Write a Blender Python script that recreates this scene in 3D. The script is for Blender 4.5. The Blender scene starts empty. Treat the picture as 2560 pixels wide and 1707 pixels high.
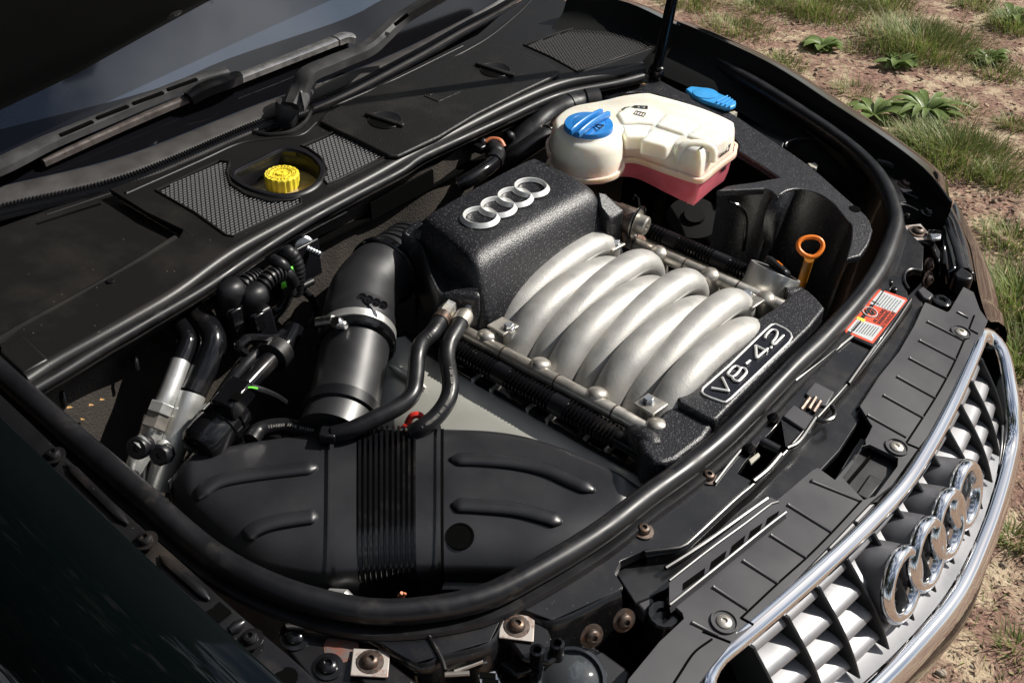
import bpy, bmesh, math, random
from mathutils import Vector, Matrix
random.seed(7)
S = bpy.context.scene
COL = S.collection

# ---------------------------------------------------------------- camera
# metres; x = towards the car's nose, y = towards the car's left side, z = up (0 = fuel rails, ground at -0.85)
CAM = Vector((0.64220, -1.01445, 0.85441))
YAW, PITCH, ROLL, FOC = -0.687537, 0.648289, 0.019773, 2635.885   # focal length in pixels of a 2560 wide frame
FW = Vector((math.sin(YAW)*math.cos(PITCH), math.cos(YAW)*math.cos(PITCH), -math.sin(PITCH)))
RT = FW.cross(Vector((0, 0, 1))).normalized()
UP = RT.cross(FW)
RT, UP = (RT*math.cos(ROLL) + UP*math.sin(ROLL)), (UP*math.cos(ROLL) - RT*math.sin(ROLL))
cam_d = bpy.data.cameras.new('camera')
cam = bpy.data.objects.new('camera', cam_d)
COL.objects.link(cam)
cam_d.sensor_fit = 'HORIZONTAL'
cam_d.sensor_width = 36.0
cam_d.lens = 36.0*FOC/2560
cam_d.clip_start = 0.02
cam_d.clip_end = 600
cam.matrix_world = Matrix(((RT.x, UP.x, -FW.x, CAM.x), (RT.y, UP.y, -FW.y, CAM.y), (RT.z, UP.z, -FW.z, CAM.z), (0, 0, 0, 1)))
S.camera = cam

# ---------------------------------------------------------------- sky and sun
SUN = Vector((0.38, 0.64, 0.67)).normalized()
W = bpy.data.worlds.new('World')
S.world = W
W.use_nodes = True
wn = W.node_tree.nodes
wl = W.node_tree.links
wn.clear()
wo = wn.new('ShaderNodeOutputWorld')
wb = wn.new('ShaderNodeBackground')
sky = wn.new('ShaderNodeTexSky')
sky.sky_type = 'NISHITA'
sky.sun_disc = False
sky.sun_elevation = math.asin(SUN.z)
sky.sun_rotation = math.atan2(SUN.x, SUN.y)
sky.air_density = 1.0
sky.dust_density = 1.2
# broken white cloud over the blue
tc = wn.new('ShaderNodeTexCoord')
mp = wn.new('ShaderNodeMapping'); mp.inputs['Scale'].default_value = (2.0, 2.0, 3.2); mp.inputs['Location'].default_value = (2.1, 2.3, 0.7)
nz = wn.new('ShaderNodeTexNoise'); nz.inputs['Scale'].default_value = 1.9; nz.inputs['Detail'].default_value = 7; nz.inputs['Roughness'].default_value = 0.58
rp = wn.new('ShaderNodeValToRGB'); rp.color_ramp.elements[0].position = 0.45; rp.color_ramp.elements[1].position = 0.66
mx = wn.new('ShaderNodeMix'); mx.data_type = 'RGBA'
wl.new(tc.outputs['Generated'], mp.inputs['Vector']); wl.new(mp.outputs['Vector'], nz.inputs['Vector'])
wl.new(nz.outputs['Fac'], rp.inputs['Fac']); wl.new(rp.outputs['Color'], mx.inputs['Factor'])
wl.new(sky.outputs['Color'], mx.inputs['A']); mx.inputs['B'].default_value = (15.0, 15.4, 16.2, 1)
wl.new(mx.outputs['Result'], wb.inputs['Color'])
wb.inputs['Strength'].default_value = 0.052
wl.new(wb.outputs['Background'], wo.inputs['Surface'])
sun_d = bpy.data.lights.new('sun', 'SUN')
sun_d.energy = 4.6
sun_d.angle = math.radians(0.53)
sun_d.color = (1.0, 0.95, 0.87)
sun = bpy.data.objects.new('sun', sun_d)
COL.objects.link(sun)
sun.rotation_euler = SUN.to_track_quat('Z', 'Y').to_euler()
S.view_settings.view_transform = 'Standard'
S.view_settings.look = 'None'
S.view_settings.exposure = 0.45
S.view_settings.gamma = 1.0
S.view_settings.use_curve_mapping = False
S.render.engine = 'CYCLES'
S.cycles.use_denoising = True
S.cycles.max_bounces = 6
S.cycles.sample_clamp_indirect = 6

# ---------------------------------------------------------------- layout helpers
# measuring windows on the reference: x0, y0, size of one step, in pixels of the 2560 wide photograph
_k = 860/2247
WIN = dict(A=(0, 0, _k), B=(850, 0, _k), C=(1700, 0, _k), D=(0, 550, _k), E=(850, 550, _k), F=(1700, 550, _k),
           G=(0, 1107, _k), H=(850, 1107, _k), I=(1700, 1107, _k), R=(2100, 1100, 460/1443), Z4=(1380, 220, 1/4.9),
           Z5=(780, 560, 400/1120), Z2=(1500, 500, 550/2352), Z1=(1150, 760, 550/2352), Q=(980, 0, 800/2352),
           W=(2230, 350, 330/1035), d=(0, 0, 2560/2352), N=(1000, 380, 500/1867),
           S1=(0, 700, 520/2265), S2=(480, 400, 520/2265), S3=(960, 160, 680/2352), Z3=(1700, 780, 350/2287),
           U1=(1850, 560, 600/2352), U2=(1500, 1020, 600/2352), U3=(620, 1400, 600/2352), U4=(1180, 1400, 600/2352), U5=(2230, 760, 330/1035))
def _ray(t, x, y):
    o = WIN[t]
    return RT*((o[0]+x*o[2]-1280)/FOC) - UP*((o[1]+y*o[2]-853.5)/FOC) + FW
def at(t, x, y, z=0.0, sx=0.0, sy=0.0):
    """the point of the plane z + sx*x + sy*y that is seen there"""
    R = _ray(t, x, y)
    return CAM + R*((z + sx*CAM.x + sy*CAM.y - CAM.z)/(R.z - sx*R.x - sy*R.y))
def atX(t, x, y, X):
    R = _ray(t, x, y); return CAM + R*((X-CAM.x)/R.x)
def atY(t, x, y, Y):
    R = _ray(t, x, y); return CAM + R*((Y-CAM.y)/R.y)
def ats(t, pts, z=0.0, sx=0.0, sy=0.0):
    return [at(t, p[0], p[1], (p[2] if len(p) > 2 else z), sx, sy) for p in pts]
def V(*a): return Vector(a)
def lerp(a, b, t): return a + (b-a)*t
def catmull(pts, n, closed=False):
    """n points evenly spaced in parameter along a Catmull-Rom curve"""
    P = [Vector(p) for p in pts]; m = len(P); out = []
    segs = m if closed else m-1
    for i in range(n):
        t = i/(n if closed else n-1)*segs
        k = min(int(t), segs-1); f = t-k
        if closed:
            p0, p1, p2, p3 = P[(k-1) % m], P[k % m], P[(k+1) % m], P[(k+2) % m]
        else:
            p1, p2 = P[k], P[k+1]
            p0 = P[k-1] if k > 0 else p1*2-p2
            p3 = P[k+2] if k+2 < m else p2*2-p1
        out.append(0.5*((2*p1) + (p2-p0)*f + (2*p0-5*p1+4*p2-p3)*f*f + (3*p1-p0-3*p2+p3)*f**3))
    return out
def along(pts, n, closed=False):
    """n points at equal arc length along a smooth curve through pts"""
    c = catmull(pts, max(200, n*6), closed)
    if closed: c = c+[c[0]]
    L = [0.0]
    for a, b in zip(c, c[1:]): L.append(L[-1]+(b-a).length)
    out = []; j = 0
    for i in range(n):
        s = L[-1]*i/(n if closed else n-1)
        while j < len(L)-2 and L[j+1] < s: j += 1
        d = L[j+1]-L[j]
        out.append(c[j].lerp(c[j+1], 0 if d == 0 else (s-L[j])/d))
    return out

# ---------------------------------------------------------------- mesh helper
class M:
    def __init__(s): s.v = []; s.f = []
    def add(s, vs, fs):
        b = len(s.v); s.v += [Vector(q) for q in vs]; s.f += [tuple(b+i for i in f) for f in fs]; return s
    def tube(s, path, r, n=14, closed=False, caps=True, flat=(1, 1), up=None, step=None):
        """round pipe along path; r a number or one per point; flat scales the two axes of the section"""
        P = [Vector(p) for p in path]; m = len(P)
        rs = r if isinstance(r, (list, tuple)) else [r]*m
        T = []
        for i in range(m):
            a = P[(i-1) % m] if (closed or i > 0) else P[i]; b = P[(i+1) % m] if (closed or i < m-1) else P[i]
            t = (b-a); T.append(t.normalized() if t.length > 1e-9 else Vector((0, 0, 1)))
        u = Vector(up) if up else (Vector((0, 0, 1)) if abs(T[0].z) < .9 else Vector((1, 0, 0)))
        vs = []
        for i in range(m):
            if up: u = Vector(up)
            u = u - T[i]*u.dot(T[i])
            if u.length < 1e-6: u = T[i].orthogonal()
            u.normalize(); w = T[i].cross(u)
            for k in range(n):
                a = 2*math.pi*k/n
                vs.append(P[i] + (w*math.cos(a)*flat[0] + u*math.sin(a)*flat[1])*rs[i])
        fs = []
        for i in range(m if closed else m-1):
            j = (i+1) % m
            for k in range(n):
                k2 = (k+1) % n
                fs.append((i*n+k, i*n+k2, j*n+k2, j*n+k))
        if caps and not closed:
            fs.append(tuple(range(n))[::-1]); fs.append(tuple((m-1)*n+k for k in range(n)))
        return s.add(vs, fs)
    def lathe(s, prof, c, axis=(0, 0, 1), n=24, wob=None):
        """prof: (radius, height) pairs turned about axis through c"""
        ax = Vector(axis).normalized(); u = ax.orthogonal().normalized(); w = ax.cross(u); c = Vector(c)
        vs = []; fs = []
        for (r, h) in prof:
            for k in range(n):
                a = 2*math.pi*k/n; rr = r*(wob(k, n) if wob else 1)
                vs.append(c + ax*h + (u*math.cos(a)+w*math.sin(a))*rr)
        for i in range(len(prof)-1):
            for k in range(n):
                k2 = (k+1) % n
                fs.append((i*n+k, i*n+k2, (i+1)*n+k2, (i+1)*n+k))
        fs.append(tuple(range(n))[::-1]); fs.append(tuple((len(prof)-1)*n+k for k in range(n)))
        return s.add(vs, fs)
    def box(s, c, size, ax=None):
        c = Vector(c); X, Y, Z = ax if ax else (V(1, 0, 0), V(0, 1, 0), V(0, 0, 1))
        X, Y, Z = X*size[0]/2, Y*size[1]/2, Z*size[2]/2
        vs = [c+X*a+Y*b+Z*d for a in (-1, 1) for b in (-1, 1) for d in (-1, 1)]
        return s.add(vs, [(0, 1, 3, 2), (4, 6, 7, 5), (0, 4, 5, 1), (2, 3, 7, 6), (0, 2, 6, 4), (1, 5, 7, 3)])
    def slab(s, top, drop, dirn=(0, 0, -1), taper=None):
        """polygon top (3D points, in order) pulled down by drop; taper moves the lower outline outwards from its middle"""
        n = len(top); d = Vector(dirn)*drop; top = [Vector(p) for p in top]
        c = sum(top, Vector())/n
        bot = [p+d+((p-c).normalized()*taper if taper else Vector()) for p in top]
        nrm = Vector()
        for i in range(n):
            a, b = top[i]-c, top[(i+1) % n]-c; nrm += a.cross(b)
        t = tuple(range(n)); b = tuple(range(n, 2*n))
        if nrm.dot(-Vector(dirn)) < 0: t = t[::-1]
        else: b = b[::-1]
        fs = [t, b] + [(i, n+i, n+(i+1) % n, (i+1) % n) for i in range(n)]
        return s.add(top+bot, fs)
    def plate(s, outer, holes, drop):
        """flat plate with holes, closed all round"""
        bm = bmesh.new(); loops = [outer]+holes; es = []
        for lp in loops:
            vv = [bm.verts.new(p) for p in lp]
            es += [bm.edges.new((vv[i], vv[(i+1) % len(vv)])) for i in range(len(vv))]
        bmesh.ops.triangle_fill(bm, use_beauty=True, use_dissolve=False, edges=es)
        bm.verts.index_update()
        vs = [v.co.copy() for v in bm.verts]; fs = []
        for f in bm.faces:
            ii = [v.index for v in f.verts]
            fs.append(tuple(ii) if f.normal.z > 0 else tuple(ii[::-1]))
        bm.free()
        n = len(vs)
        low = [q+Vector((0, 0, -drop)) for q in vs]
        fl = [tuple(i+n for i in f[::-1]) for f in fs]
        s.add(vs+low, fs+fl)
        for lp in loops:
            m = len(lp); top = [Vector(p) for p in lp]; bot = [p+Vector((0, 0, -drop)) for p in top]
            s.add(top+bot, [(i, m+i, m+(i+1) % m, (i+1) % m) for i in range(m)])
        return s
    def grid(s, rows, closed_u=False, closed_v=False):
        nu = len(rows); nv = len(rows[0])
        vs = [p for r in rows for p in r]; fs = []
        for i in range(nu if closed_u else nu-1):
            for j in range(nv if closed_v else nv-1):
                i2, j2 = (i+1) % nu, (j+1) % nv
                fs.append((i*nv+j, i2*nv+j, i2*nv+j2, i*nv+j2))
        return s.add(vs, fs)
    def patch(s, rows, nu, nv, bump=None):
        """smooth surface through rows of control points"""
        A = [catmull(r, nv) for r in rows]
        colsn = [catmull([A[i][j] for i in range(len(A))], nu) for j in range(nv)]
        g = [[colsn[j][i] for j in range(nv)] for i in range(nu)]
        if bump: g = [[p + bump(p) for p in r] for r in g]
        return s.grid(g)
    def ball(s, c, r, n=12, m=8, sc=(1, 1, 1)):
        c = Vector(c); vs = []; fs = []
        for i in range(m+1):
            th = math.pi*i/m
            for k in range(n):
                a = 2*math.pi*k/n
                vs.append(c+Vector((r*sc[0]*math.sin(th)*math.cos(a), r*sc[1]*math.sin(th)*math.sin(a), r*sc[2]*math.cos(th))))
        for i in range(m):
            for k in range(n):
                fs.append((i*n+k, (i+1)*n+k, (i+1)*n+(k+1) % n, i*n+(k+1) % n))
        return s.add(vs, fs)

def finish(name, m, mat, parent=None, bevel=0, seg=2, ang=38, sub=0, solid=0, merge=True, kind=None, label=None):
    """one mesh object; its origin is its parent's, or its own foot when it has none"""
    o_at = parent.matrix_world.translation if False else None
    root = parent
    while root is not None and root.parent is not None: root = root.parent
    if root is not None: org = Vector(root['_org'])
    else:
        xs = [q.x for q in m.v]; ys = [q.y for q in m.v]
        org = Vector(((min(xs)+max(xs))/2, (min(ys)+max(ys))/2, min(q.z for q in m.v)))
    me = bpy.data.meshes.new(name)
    me.from_pydata([q-org for q in m.v], [], m.f)
    bm = bmesh.new(); bm.from_mesh(me)
    if merge: bmesh.ops.remove_doubles(bm, verts=bm.verts, dist=1e-6)
    bmesh.ops.recalc_face_normals(bm, faces=bm.faces)
    bm.to_mesh(me); bm.free()
    me.materials.append(MAT[mat] if isinstance(mat, str) else mat)
    for p in me.polygons: p.use_smooth = True
    me.set_sharp_from_angle(angle=math.radians(ang))
    o = bpy.data.objects.new(name, me); COL.objects.link(o)
    if parent is None: o.location = org; o['_org'] = tuple(org)
    else: o.parent = parent
    if solid:
        md = o.modifiers.new('solid', 'SOLIDIFY'); md.thickness = solid; md.offset = -1
    if bevel:
        md = o.modifiers.new('bevel', 'BEVEL'); md.width = bevel; md.segments = seg; md.limit_method = 'ANGLE'
        md.angle_limit = math.radians(30); md.use_clamp_overlap = True; md.harden_normals = False
    if sub:
        md = o.modifiers.new('sub', 'SUBSURF'); md.levels = sub; md.render_levels = sub
    if kind: o['kind'] = kind
    if label: o['label'] = label
    return o
def thing(name, label, cat, loc, group=None):
    o = bpy.data.objects.new(name, None); COL.objects.link(o); o.empty_display_size = .02
    o.location = loc; o['_org'] = tuple(loc); o['label'] = label; o['category'] = cat
    if group: o['group'] = group
    return o
def tag(o, label, cat, group=None, kind=None):
    o['label'] = label; o['category'] = cat
    if group: o['group'] = group
    if kind: o['kind'] = kind
    return o
def copy_tree(o, off, label=None, group=None, rotz=None):
    """another one of a thing, moved by off"""
    r = o.copy(); COL.objects.link(r); r.location = Vector(o.location)+Vector(off)
    if rotz is not None: r.rotation_euler = (0, 0, rotz)
    if label: r['label'] = label
    if group: r['group'] = group
    for ch in list(o.children):
        c = ch.copy(); COL.objects.link(c); c.parent = r
        for g in list(ch.children):
            e = g.copy(); COL.objects.link(e); e.parent = c
    return r
def text(name, s, size, mat, parent, org, ux, uy, ext=0.0004, align='CENTER', space=1.0):
    """flat lettering laid on a surface: ux = reading direction, uy = up of the letters"""
    cu = bpy.data.curves.new(name, 'FONT'); cu.body = s; cu.size = size; cu.align_x = align; cu.align_y = 'CENTER'
    cu.extrude = ext; cu.space_character = space
    ob = bpy.data.objects.new(name, cu); COL.objects.link(ob)
    dg = bpy.context.evaluated_depsgraph_get(); me = bpy.data.meshes.new_from_object(ob.evaluated_get(dg))
    bpy.data.objects.remove(ob)
    X = Vector(ux).normalized(); Y = Vector(uy); Y = (Y-X*Y.dot(X)).normalized(); Z = X.cross(Y); org = Vector(org)
    root = parent
    while root.parent is not None: root = root.parent
    b = Vector(root['_org'])
    for v in me.vertices: v.co = org-b+X*v.co.x+Y*v.co.y+Z*v.co.z
    me.materials.clear(); me.materials.append(MAT[mat])
    o = bpy.data.objects.new(name, me); COL.objects.link(o); o.parent = parent
    return o

# ---------------------------------------------------------------- materials
MAT = {}
def mat(name, col, rough=.5, metal=0.0, spec=.5, coat=0.0, bump=None, var=None, speck=None, trans=0, sss=None, dust=None, aniso=0):
    """bump=(scale, strength, distance)  var=(scale, amount)  speck=(scale, colour, threshold)  dust=(scale, colour, low, high)"""
    m = bpy.data.materials.new(name); m.use_nodes = True; nt = m.node_tree; n = nt.nodes; l = nt.links
    b = n['Principled BSDF']
    b.inputs['Base Color'].default_value = (*col, 1); b.inputs['Roughness'].default_value = rough
    b.inputs['Metallic'].default_value = metal; b.inputs['Specular IOR Level'].default_value = spec
    b.inputs['Coat Weight'].default_value = coat; b.inputs['Coat Roughness'].default_value = .04
    b.inputs['Transmission Weight'].default_value = trans
    if sss:
        b.inputs['Subsurface Weight'].default_value = sss[0]; b.inputs['Subsurface Radius'].default_value = sss[1]; b.inputs['Subsurface Scale'].default_value = sss[2]
    t = n.new('ShaderNodeTexCoord')
    def noise(sc, det=4, ro=.55):
        q = n.new('ShaderNodeTexNoise'); q.inputs['Scale'].default_value = sc; q.inputs['Detail'].default_value = det; q.inputs['Roughness'].default_value = ro
        l.new(t.outputs['Object'], q.inputs['Vector']); return q
    cur = None
    if var:
        q = noise(var[0], 5); mr = n.new('ShaderNodeMapRange')
        mr.inputs['From Min'].default_value = .25; mr.inputs['From Max'].default_value = .75
        mr.inputs['To Min'].default_value = 1-var[1]; mr.inputs['To Max'].default_value = 1+var[1]
        l.new(q.outputs['Fac'], mr.inputs['Value'])
        mxn = n.new('ShaderNodeVectorMath'); mxn.operation = 'SCALE'; mxn.inputs[0].default_value = col
        l.new(mr.outputs['Result'], mxn.inputs['Scale']); cur = mxn.outputs['Vector']
        mr2 = n.new('ShaderNodeMapRange'); mr2.inputs['From Min'].default_value = .3; mr2.inputs['From Max'].default_value = .7
        mr2.inputs['To Min'].default_value = max(0, rough-.10); mr2.inputs['To Max'].default_value = min(1, rough+.10)
        l.new(q.outputs['Fac'], mr2.inputs['Value']); l.new(mr2.outputs['Result'], b.inputs['Roughness'])
    def over(fac, c2):
        nonlocal cur
        x = n.new('ShaderNodeMix'); x.data_type = 'RGBA'
        if cur is not None: l.new(cur, x.inputs['A'])
        else: x.inputs['A'].default_value = (*col, 1)
        x.inputs['B'].default_value = (*c2, 1); l.new(fac, x.inputs['Factor']); cur = x.outputs['Result']
    if dust:
        q = noise(dust[0], 6, .65); r = n.new('ShaderNodeMapRange'); r.inputs['From Min'].default_value = dust[2]; r.inputs['From Max'].default_value = dust[3]
        l.new(q.outputs['Fac'], r.inputs['Value']); over(r.outputs['Result'], dust[1])
    if speck:
        q = n.new('ShaderNodeTexVoronoi'); q.inputs['Scale'].default_value = speck[0]; l.new(t.outputs['Object'], q.inputs['Vector'])
        r = n.new('ShaderNodeMapRange'); r.inputs['From Min'].default_value = speck[2]; r.inputs['From Max'].default_value = speck[2]*.6
        l.new(q.outputs['Distance'], r.inputs['Value'])
        g = n.new('ShaderNodeMath'); g.operation = 'MULTIPLY'
        h = n.new('ShaderNodeSeparateColor'); l.new(q.outputs['Color'], h.inputs['Color'])
        st = n.new('ShaderNodeMath'); st.operation = 'GREATER_THAN'; st.inputs[1].default_value = speck[3] if len(speck) > 3 else .7
        l.new(h.outputs['Red'], st.inputs[0]); l.new(st.outputs[0], g.inputs[0]); l.new(r.outputs['Result'], g.inputs[1])
        over(g.outputs[0], speck[1])
    if cur is not None: l.new(cur, b.inputs['Base Color'])
    if bump:
        q = noise(bump[0], bump[3] if len(bump) > 3 else 3); bp = n.new('ShaderNodeBump')
        bp.inputs['Strength'].default_value = bump[1]; bp.inputs['Distance'].default_value = bump[2]
        l.new(q.outputs['Fac'], bp.inputs['Height']); l.new(bp.outputs['Normal'], b.inputs['Normal'])
        if coat: l.new(bp.outputs['Normal'], b.inputs['Coat Normal']) if False else None
    MAT[name] = m
    return m
DUST = (.16, .12, .085)
mat('crackle', (.011, .011, .0135), .34, 0, .6, bump=(540, .7, .0011, 2), speck=(480, (.125, .125, .135), .44, .76))  # pale specks paint the sparkle of the grain into the colour
mat('satin_black', (.0065, .0065, .0085), .36, 0, .40, bump=(900, .25, .0004), var=(9, .25), speck=(420, DUST, .16, .93))
mat('gloss_black', (.005, .005, .006), .17, 0, .42, var=(14, .3), dust=(16, (.035, .032, .028), .56, .85))
mat('rubber', (.009, .009, .0105), .44, 0, .38, var=(30, .3), dust=(24, (.05, .045, .04), .55, .85))
mat('seal_rubber', (.007, .007, .0085), .36, 0, .45, var=(22, .25), dust=(18, (.06, .052, .045), .58, .9))
mat('hose_rubber', (.009, .009, .0105), .36, 0, .42, bump=(700, .2, .0003), var=(40, .3))
mat('cowl_plastic', (.008, .0077, .0078), .38, 0, .36, bump=(1100, .35, .0004), dust=(7, (.030, .026, .023), .52, .95), speck=(160, (.3, .24, .17), .10, .92))
mat('hatch_plastic', (.007, .0067, .0067), .42, 0, .4, bump=(420, .8, .0010), dust=(9, (.036, .031, .026), .52, .95), speck=(170, (.3, .24, .17), .10, .94))
mat('metal_black', (.007, .0068, .0076), .26, 0, .42, coat=.12, var=(18, .35), dust=(11, (.050, .040, .032), .54, .9), speck=(240, (.2, .16, .13), .12, .88))
mat('paint', (.0014, .0026, .0030), .30, 0, 0.0, coat=1.0, var=(4, .2))
mat('paint_inner', (.004, .0055, .006), .30, 0, .4, coat=.2, dust=(15, (.030, .024, .02), .57, .9))
mat('cast_alloy', (.41, .402, .382), .52, .38, .42, bump=(480, .45, .0008, 5), var=(34, .16), dust=(17, (.33, .275, .22), .56, .9), speck=(140, (.17, .14, .11), .09, .90))
mat('rail_steel', (.47, .44, .39), .36, .75, .5, var=(45, .22), bump=(300, .15, .0003), dust=(60, (.20, .145, .10), .58, .85))
mat('bright_alloy', (.66, .66, .64), .36, .75, .5, bump=(350, .25, .0004), var=(35, .12))
mat('chrome', (.80, .81, .82), .055, 1.0, .5)
mat('soft_chrome', (.70, .70, .69), .22, 1.0, .5, var=(60, .12))
mat('emblem', (.80, .80, .78), .38, .55, .5)
mat('zinc', (.50, .52, .55), .30, .9, .5, var=(120, .2), dust=(90, (.30, .20, .12), .62, .85))
mat('rust_bolt', (.085, .065, .055), .45, .6, .5, var=(150, .5), dust=(130, (.22, .11, .06), .52, .75))
mat('rust_washer', (.42, .38, .35), .5, .3, .5, dust=(110, (.20, .08, .045), .50, .72))
mat('valve_grey', (.47, .47, .43), .38, .35, .5, var=(12, .10), speck=(200, (.16, .12, .09), .10, .9))
mat('grille_silver', (.23, .23, .24), .40, .30, .35, var=(20, .06))
mat('grille_grey', (.13, .13, .14), .33, .3, .5, bump=(800, .2, .0003), var=(14, .15))
mat('grille_dark', (.012, .013, .014), .32, 0, .5)
mat('cover_grey', (.040, .039, .043), .40, 0, .5, bump=(900, .2, .0003), var=(8, .15), speck=(120, (.14, .12, .10), .08, .92))
mat('tank_cream', (.93, .88, .76), .24, 0, .5, sss=(.65, (.03, .02, .01), .5), var=(16, .05), dust=(14, (.80, .58, .36), .64, .95))
mat('tank_pink', (.70, .17, .215), .16, 0, .5, sss=(.4, (.03, .012, .012), .5), var=(12, .20), dust=(11, (.60, .07, .10), .50, .85))
def liquid_tint(name, level, col):
    """coolant showing dimly through the milky plastic below a soft level line"""
    n = MAT[name].node_tree.nodes; l = MAT[name].node_tree.links; b = n['Principled BSDF']
    src = b.inputs['Base Color'].links[0].from_socket
    tcn = n.new('ShaderNodeTexCoord'); sp = n.new('ShaderNodeSeparateXYZ'); l.new(tcn.outputs['Object'], sp.inputs[0])
    nzn = n.new('ShaderNodeTexNoise'); nzn.inputs['Scale'].default_value = 22; l.new(tcn.outputs['Object'], nzn.inputs['Vector'])
    ad = n.new('ShaderNodeMath'); ad.operation = 'MULTIPLY_ADD'; ad.inputs[1].default_value = .030; l.new(nzn.outputs['Fac'], ad.inputs[0]); l.new(sp.outputs['Z'], ad.inputs[2])
    r = n.new('ShaderNodeMapRange'); r.inputs['From Min'].default_value = level[0]; r.inputs['From Max'].default_value = level[1]; r.inputs['To Min'].default_value = .85; r.inputs['To Max'].default_value = 0
    l.new(ad.outputs[0], r.inputs['Value']); x = n.new('ShaderNodeMix'); x.data_type = 'RGBA'; l.new(r.outputs['Result'], x.inputs['Factor']); l.new(src, x.inputs['A']); x.inputs['B'].default_value = (*col, 1); l.new(x.outputs['Result'], b.inputs['Base Color'])
liquid_tint('tank_cream', (.095, .125), (.86, .50, .36))
mat('print_black', (.012, .014, .012), .5)
mat('cap_blue', (.022, .20, .56), .30, 0, .5, var=(40, .08))
mat('washer_blue', (.05, .33, .72), .34, 0, .5, var=(40, .06))
mat('cap_yellow', (.86, .71, .05), .38, 0, .5, var=(140, .12))
mat('cap_yellow_print', (.30, .17, .02), .5)
mat('orange', (.80, .20, .015), .30, 0, .5, var=(60, .12))
mat('orange_dark', (.42, .16, .01), .35, 0, .5)
mat('red', (.55, .03, .02), .35)
mat('green', (.16, .72, .06), .45)
mat('felt', (.038, .033, .029), .95, 0, .2, bump=(330, .9, .003, 6), var=(24, .35), dust=(9, (.075, .062, .050), .48, .8), speck=(90, (.34, .25, .15), .07, .95))
mat('void', (.002, .002, .002), .9, 0, .04)  # near black, stands in for the shade inside holes and gaps
mat('housing_black', (.011, .011, .0135), .42, 0, .7, bump=(900, .25, .0004), var=(9, .2), speck=(420, DUST, .16, .94))
mat('pipe_black', (.014, .014, .016), .40, 0, 1.0, bump=(800, .2, .0003), var=(12, .2))
mat('sticker_red', (.78, .085, .035), .35)
mat('sticker_grey', (.52, .54, .55), .4, .1)
mat('sticker_yellow', (.80, .66, .08), .4)
mat('letter_white', (.78, .78, .76), .33, .55)
mat('plate_black', (.010, .010, .016), .30)
mat('lamp_clear', (.045, .050, .055), .06, 0, .5, coat=.6)
mat('leaf_dead', (.35, .20, .06), .7)
mat('wood_dry', (.30, .23, .15), .8)
mat('glass', (.024, .036, .058), .05, 0, .5, coat=1.0, var=(3, .3))
mat('glass_band', (.004, .004, .005), .06, 0, .5, speck=(420, (.25, .25, .25), .10, .94))
mat('wiper_grey', (.045, .045, .047), .40, 0, .5, var=(35, .35), speck=(330, (.25, .24, .22), .12, .9))
mat('wiper_blade', (.11, .095, .09), .30, .4, .5, var=(60, .3))
mat('trim_grey', (.045, .042, .041), .5, 0, .4, var=(26, .35), speck=(330, (.17, .16, .15), .14, .86))
mat('mesh_grey', (.20, .20, .205), .30, .6, .6)
mat('ring_chrome', (.80, .81, .82), .13, 1.0, .5)
mat('wiper_steel', (.48, .46, .45), .30, .85, .5, var=(50, .2))
mat('mesh_black', (.012, .012, .013), .34)
# ================================================================ ground
GZ = -0.85
def ground_material():
    m = bpy.data.materials.new('sandy_ground'); m.use_nodes = True; nt = m.node_tree; n = nt.nodes; l = nt.links
    b = n['Principled BSDF']; b.inputs['Roughness'].default_value = .95; b.inputs['Specular IOR Level'].default_value = .2
    t = n.new('ShaderNodeTexCoord')
    def noise(sc, det, ro=.6):
        q = n.new('ShaderNodeTexNoise'); q.inputs['Scale'].default_value = sc; q.inputs['Detail'].default_value = det; q.inputs['Roughness'].default_value = ro
        l.new(t.outputs['Object'], q.inputs['Vector']); return q
    def rng(s, a, c):
        r = n.new('ShaderNodeMapRange'); r.inputs['From Min'].default_value = a; r.inputs['From Max'].default_value = c; l.new(s, r.inputs['Value']); return r.outputs['Result']
    def mixc(f, a, c):
        x = n.new('ShaderNodeMix'); x.data_type = 'RGBA'; l.new(f, x.inputs['Factor'])
        for k, s in (('A', a), ('B', c)):
            if isinstance(s, tuple): x.inputs[k].default_value = (*s, 1)
            else: l.new(s, x.inputs[k])
        return x.outputs['Result']
    n1 = noise(2.2, 8, .65); n2 = noise(60, 6, .7); n3 = noise(9, 6, .7)
    sand = mixc(rng(n2.outputs['Fac'], .35, .7), (.45, .35, .235), (.62, .51, .36))
    litter = mixc(rng(n2.outputs['Fac'], .38, .66), (.125, .068, .056), (.42, .265, .20))
    c1 = mixc(rng(n3.outputs['Fac'], .42, .54), sand, litter)
    c2 = mixc(rng(n1.outputs['Fac'], .44, .58), c1, mixc(rng(n3.outputs['Fac'], .36, .48), sand, litter))
    l.new(c2, b.inputs['Base Color'])
    bp = n.new('ShaderNodeBump'); bp.inputs['Strength'].default_value = .9; bp.inputs['Distance'].default_value = .012
    l.new(n2.outputs['Fac'], bp.inputs['Height']); l.new(bp.outputs['Normal'], b.inputs['Normal'])
    MAT['ground'] = m
ground_material()
g = M()
def gz(x, y): return GZ + .012*math.sin(x*3.1+1)*math.cos(y*2.3) + .006*math.sin(x*11+y*7)
xs = [-250, -60, -15] + [-8+.25*i for i in range(65)] + [15, 60, 250]
g.grid([[V(x, y, gz(x, y) if max(abs(x), abs(y)) < 9 else GZ) for y in xs] for x in xs])
o = finish('ground', g, 'ground', ang=180); o['kind'] = 'structure'; o['label'] = 'sandy ground with dry brown litter beside the car'
o['category'] = 'ground'

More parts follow.
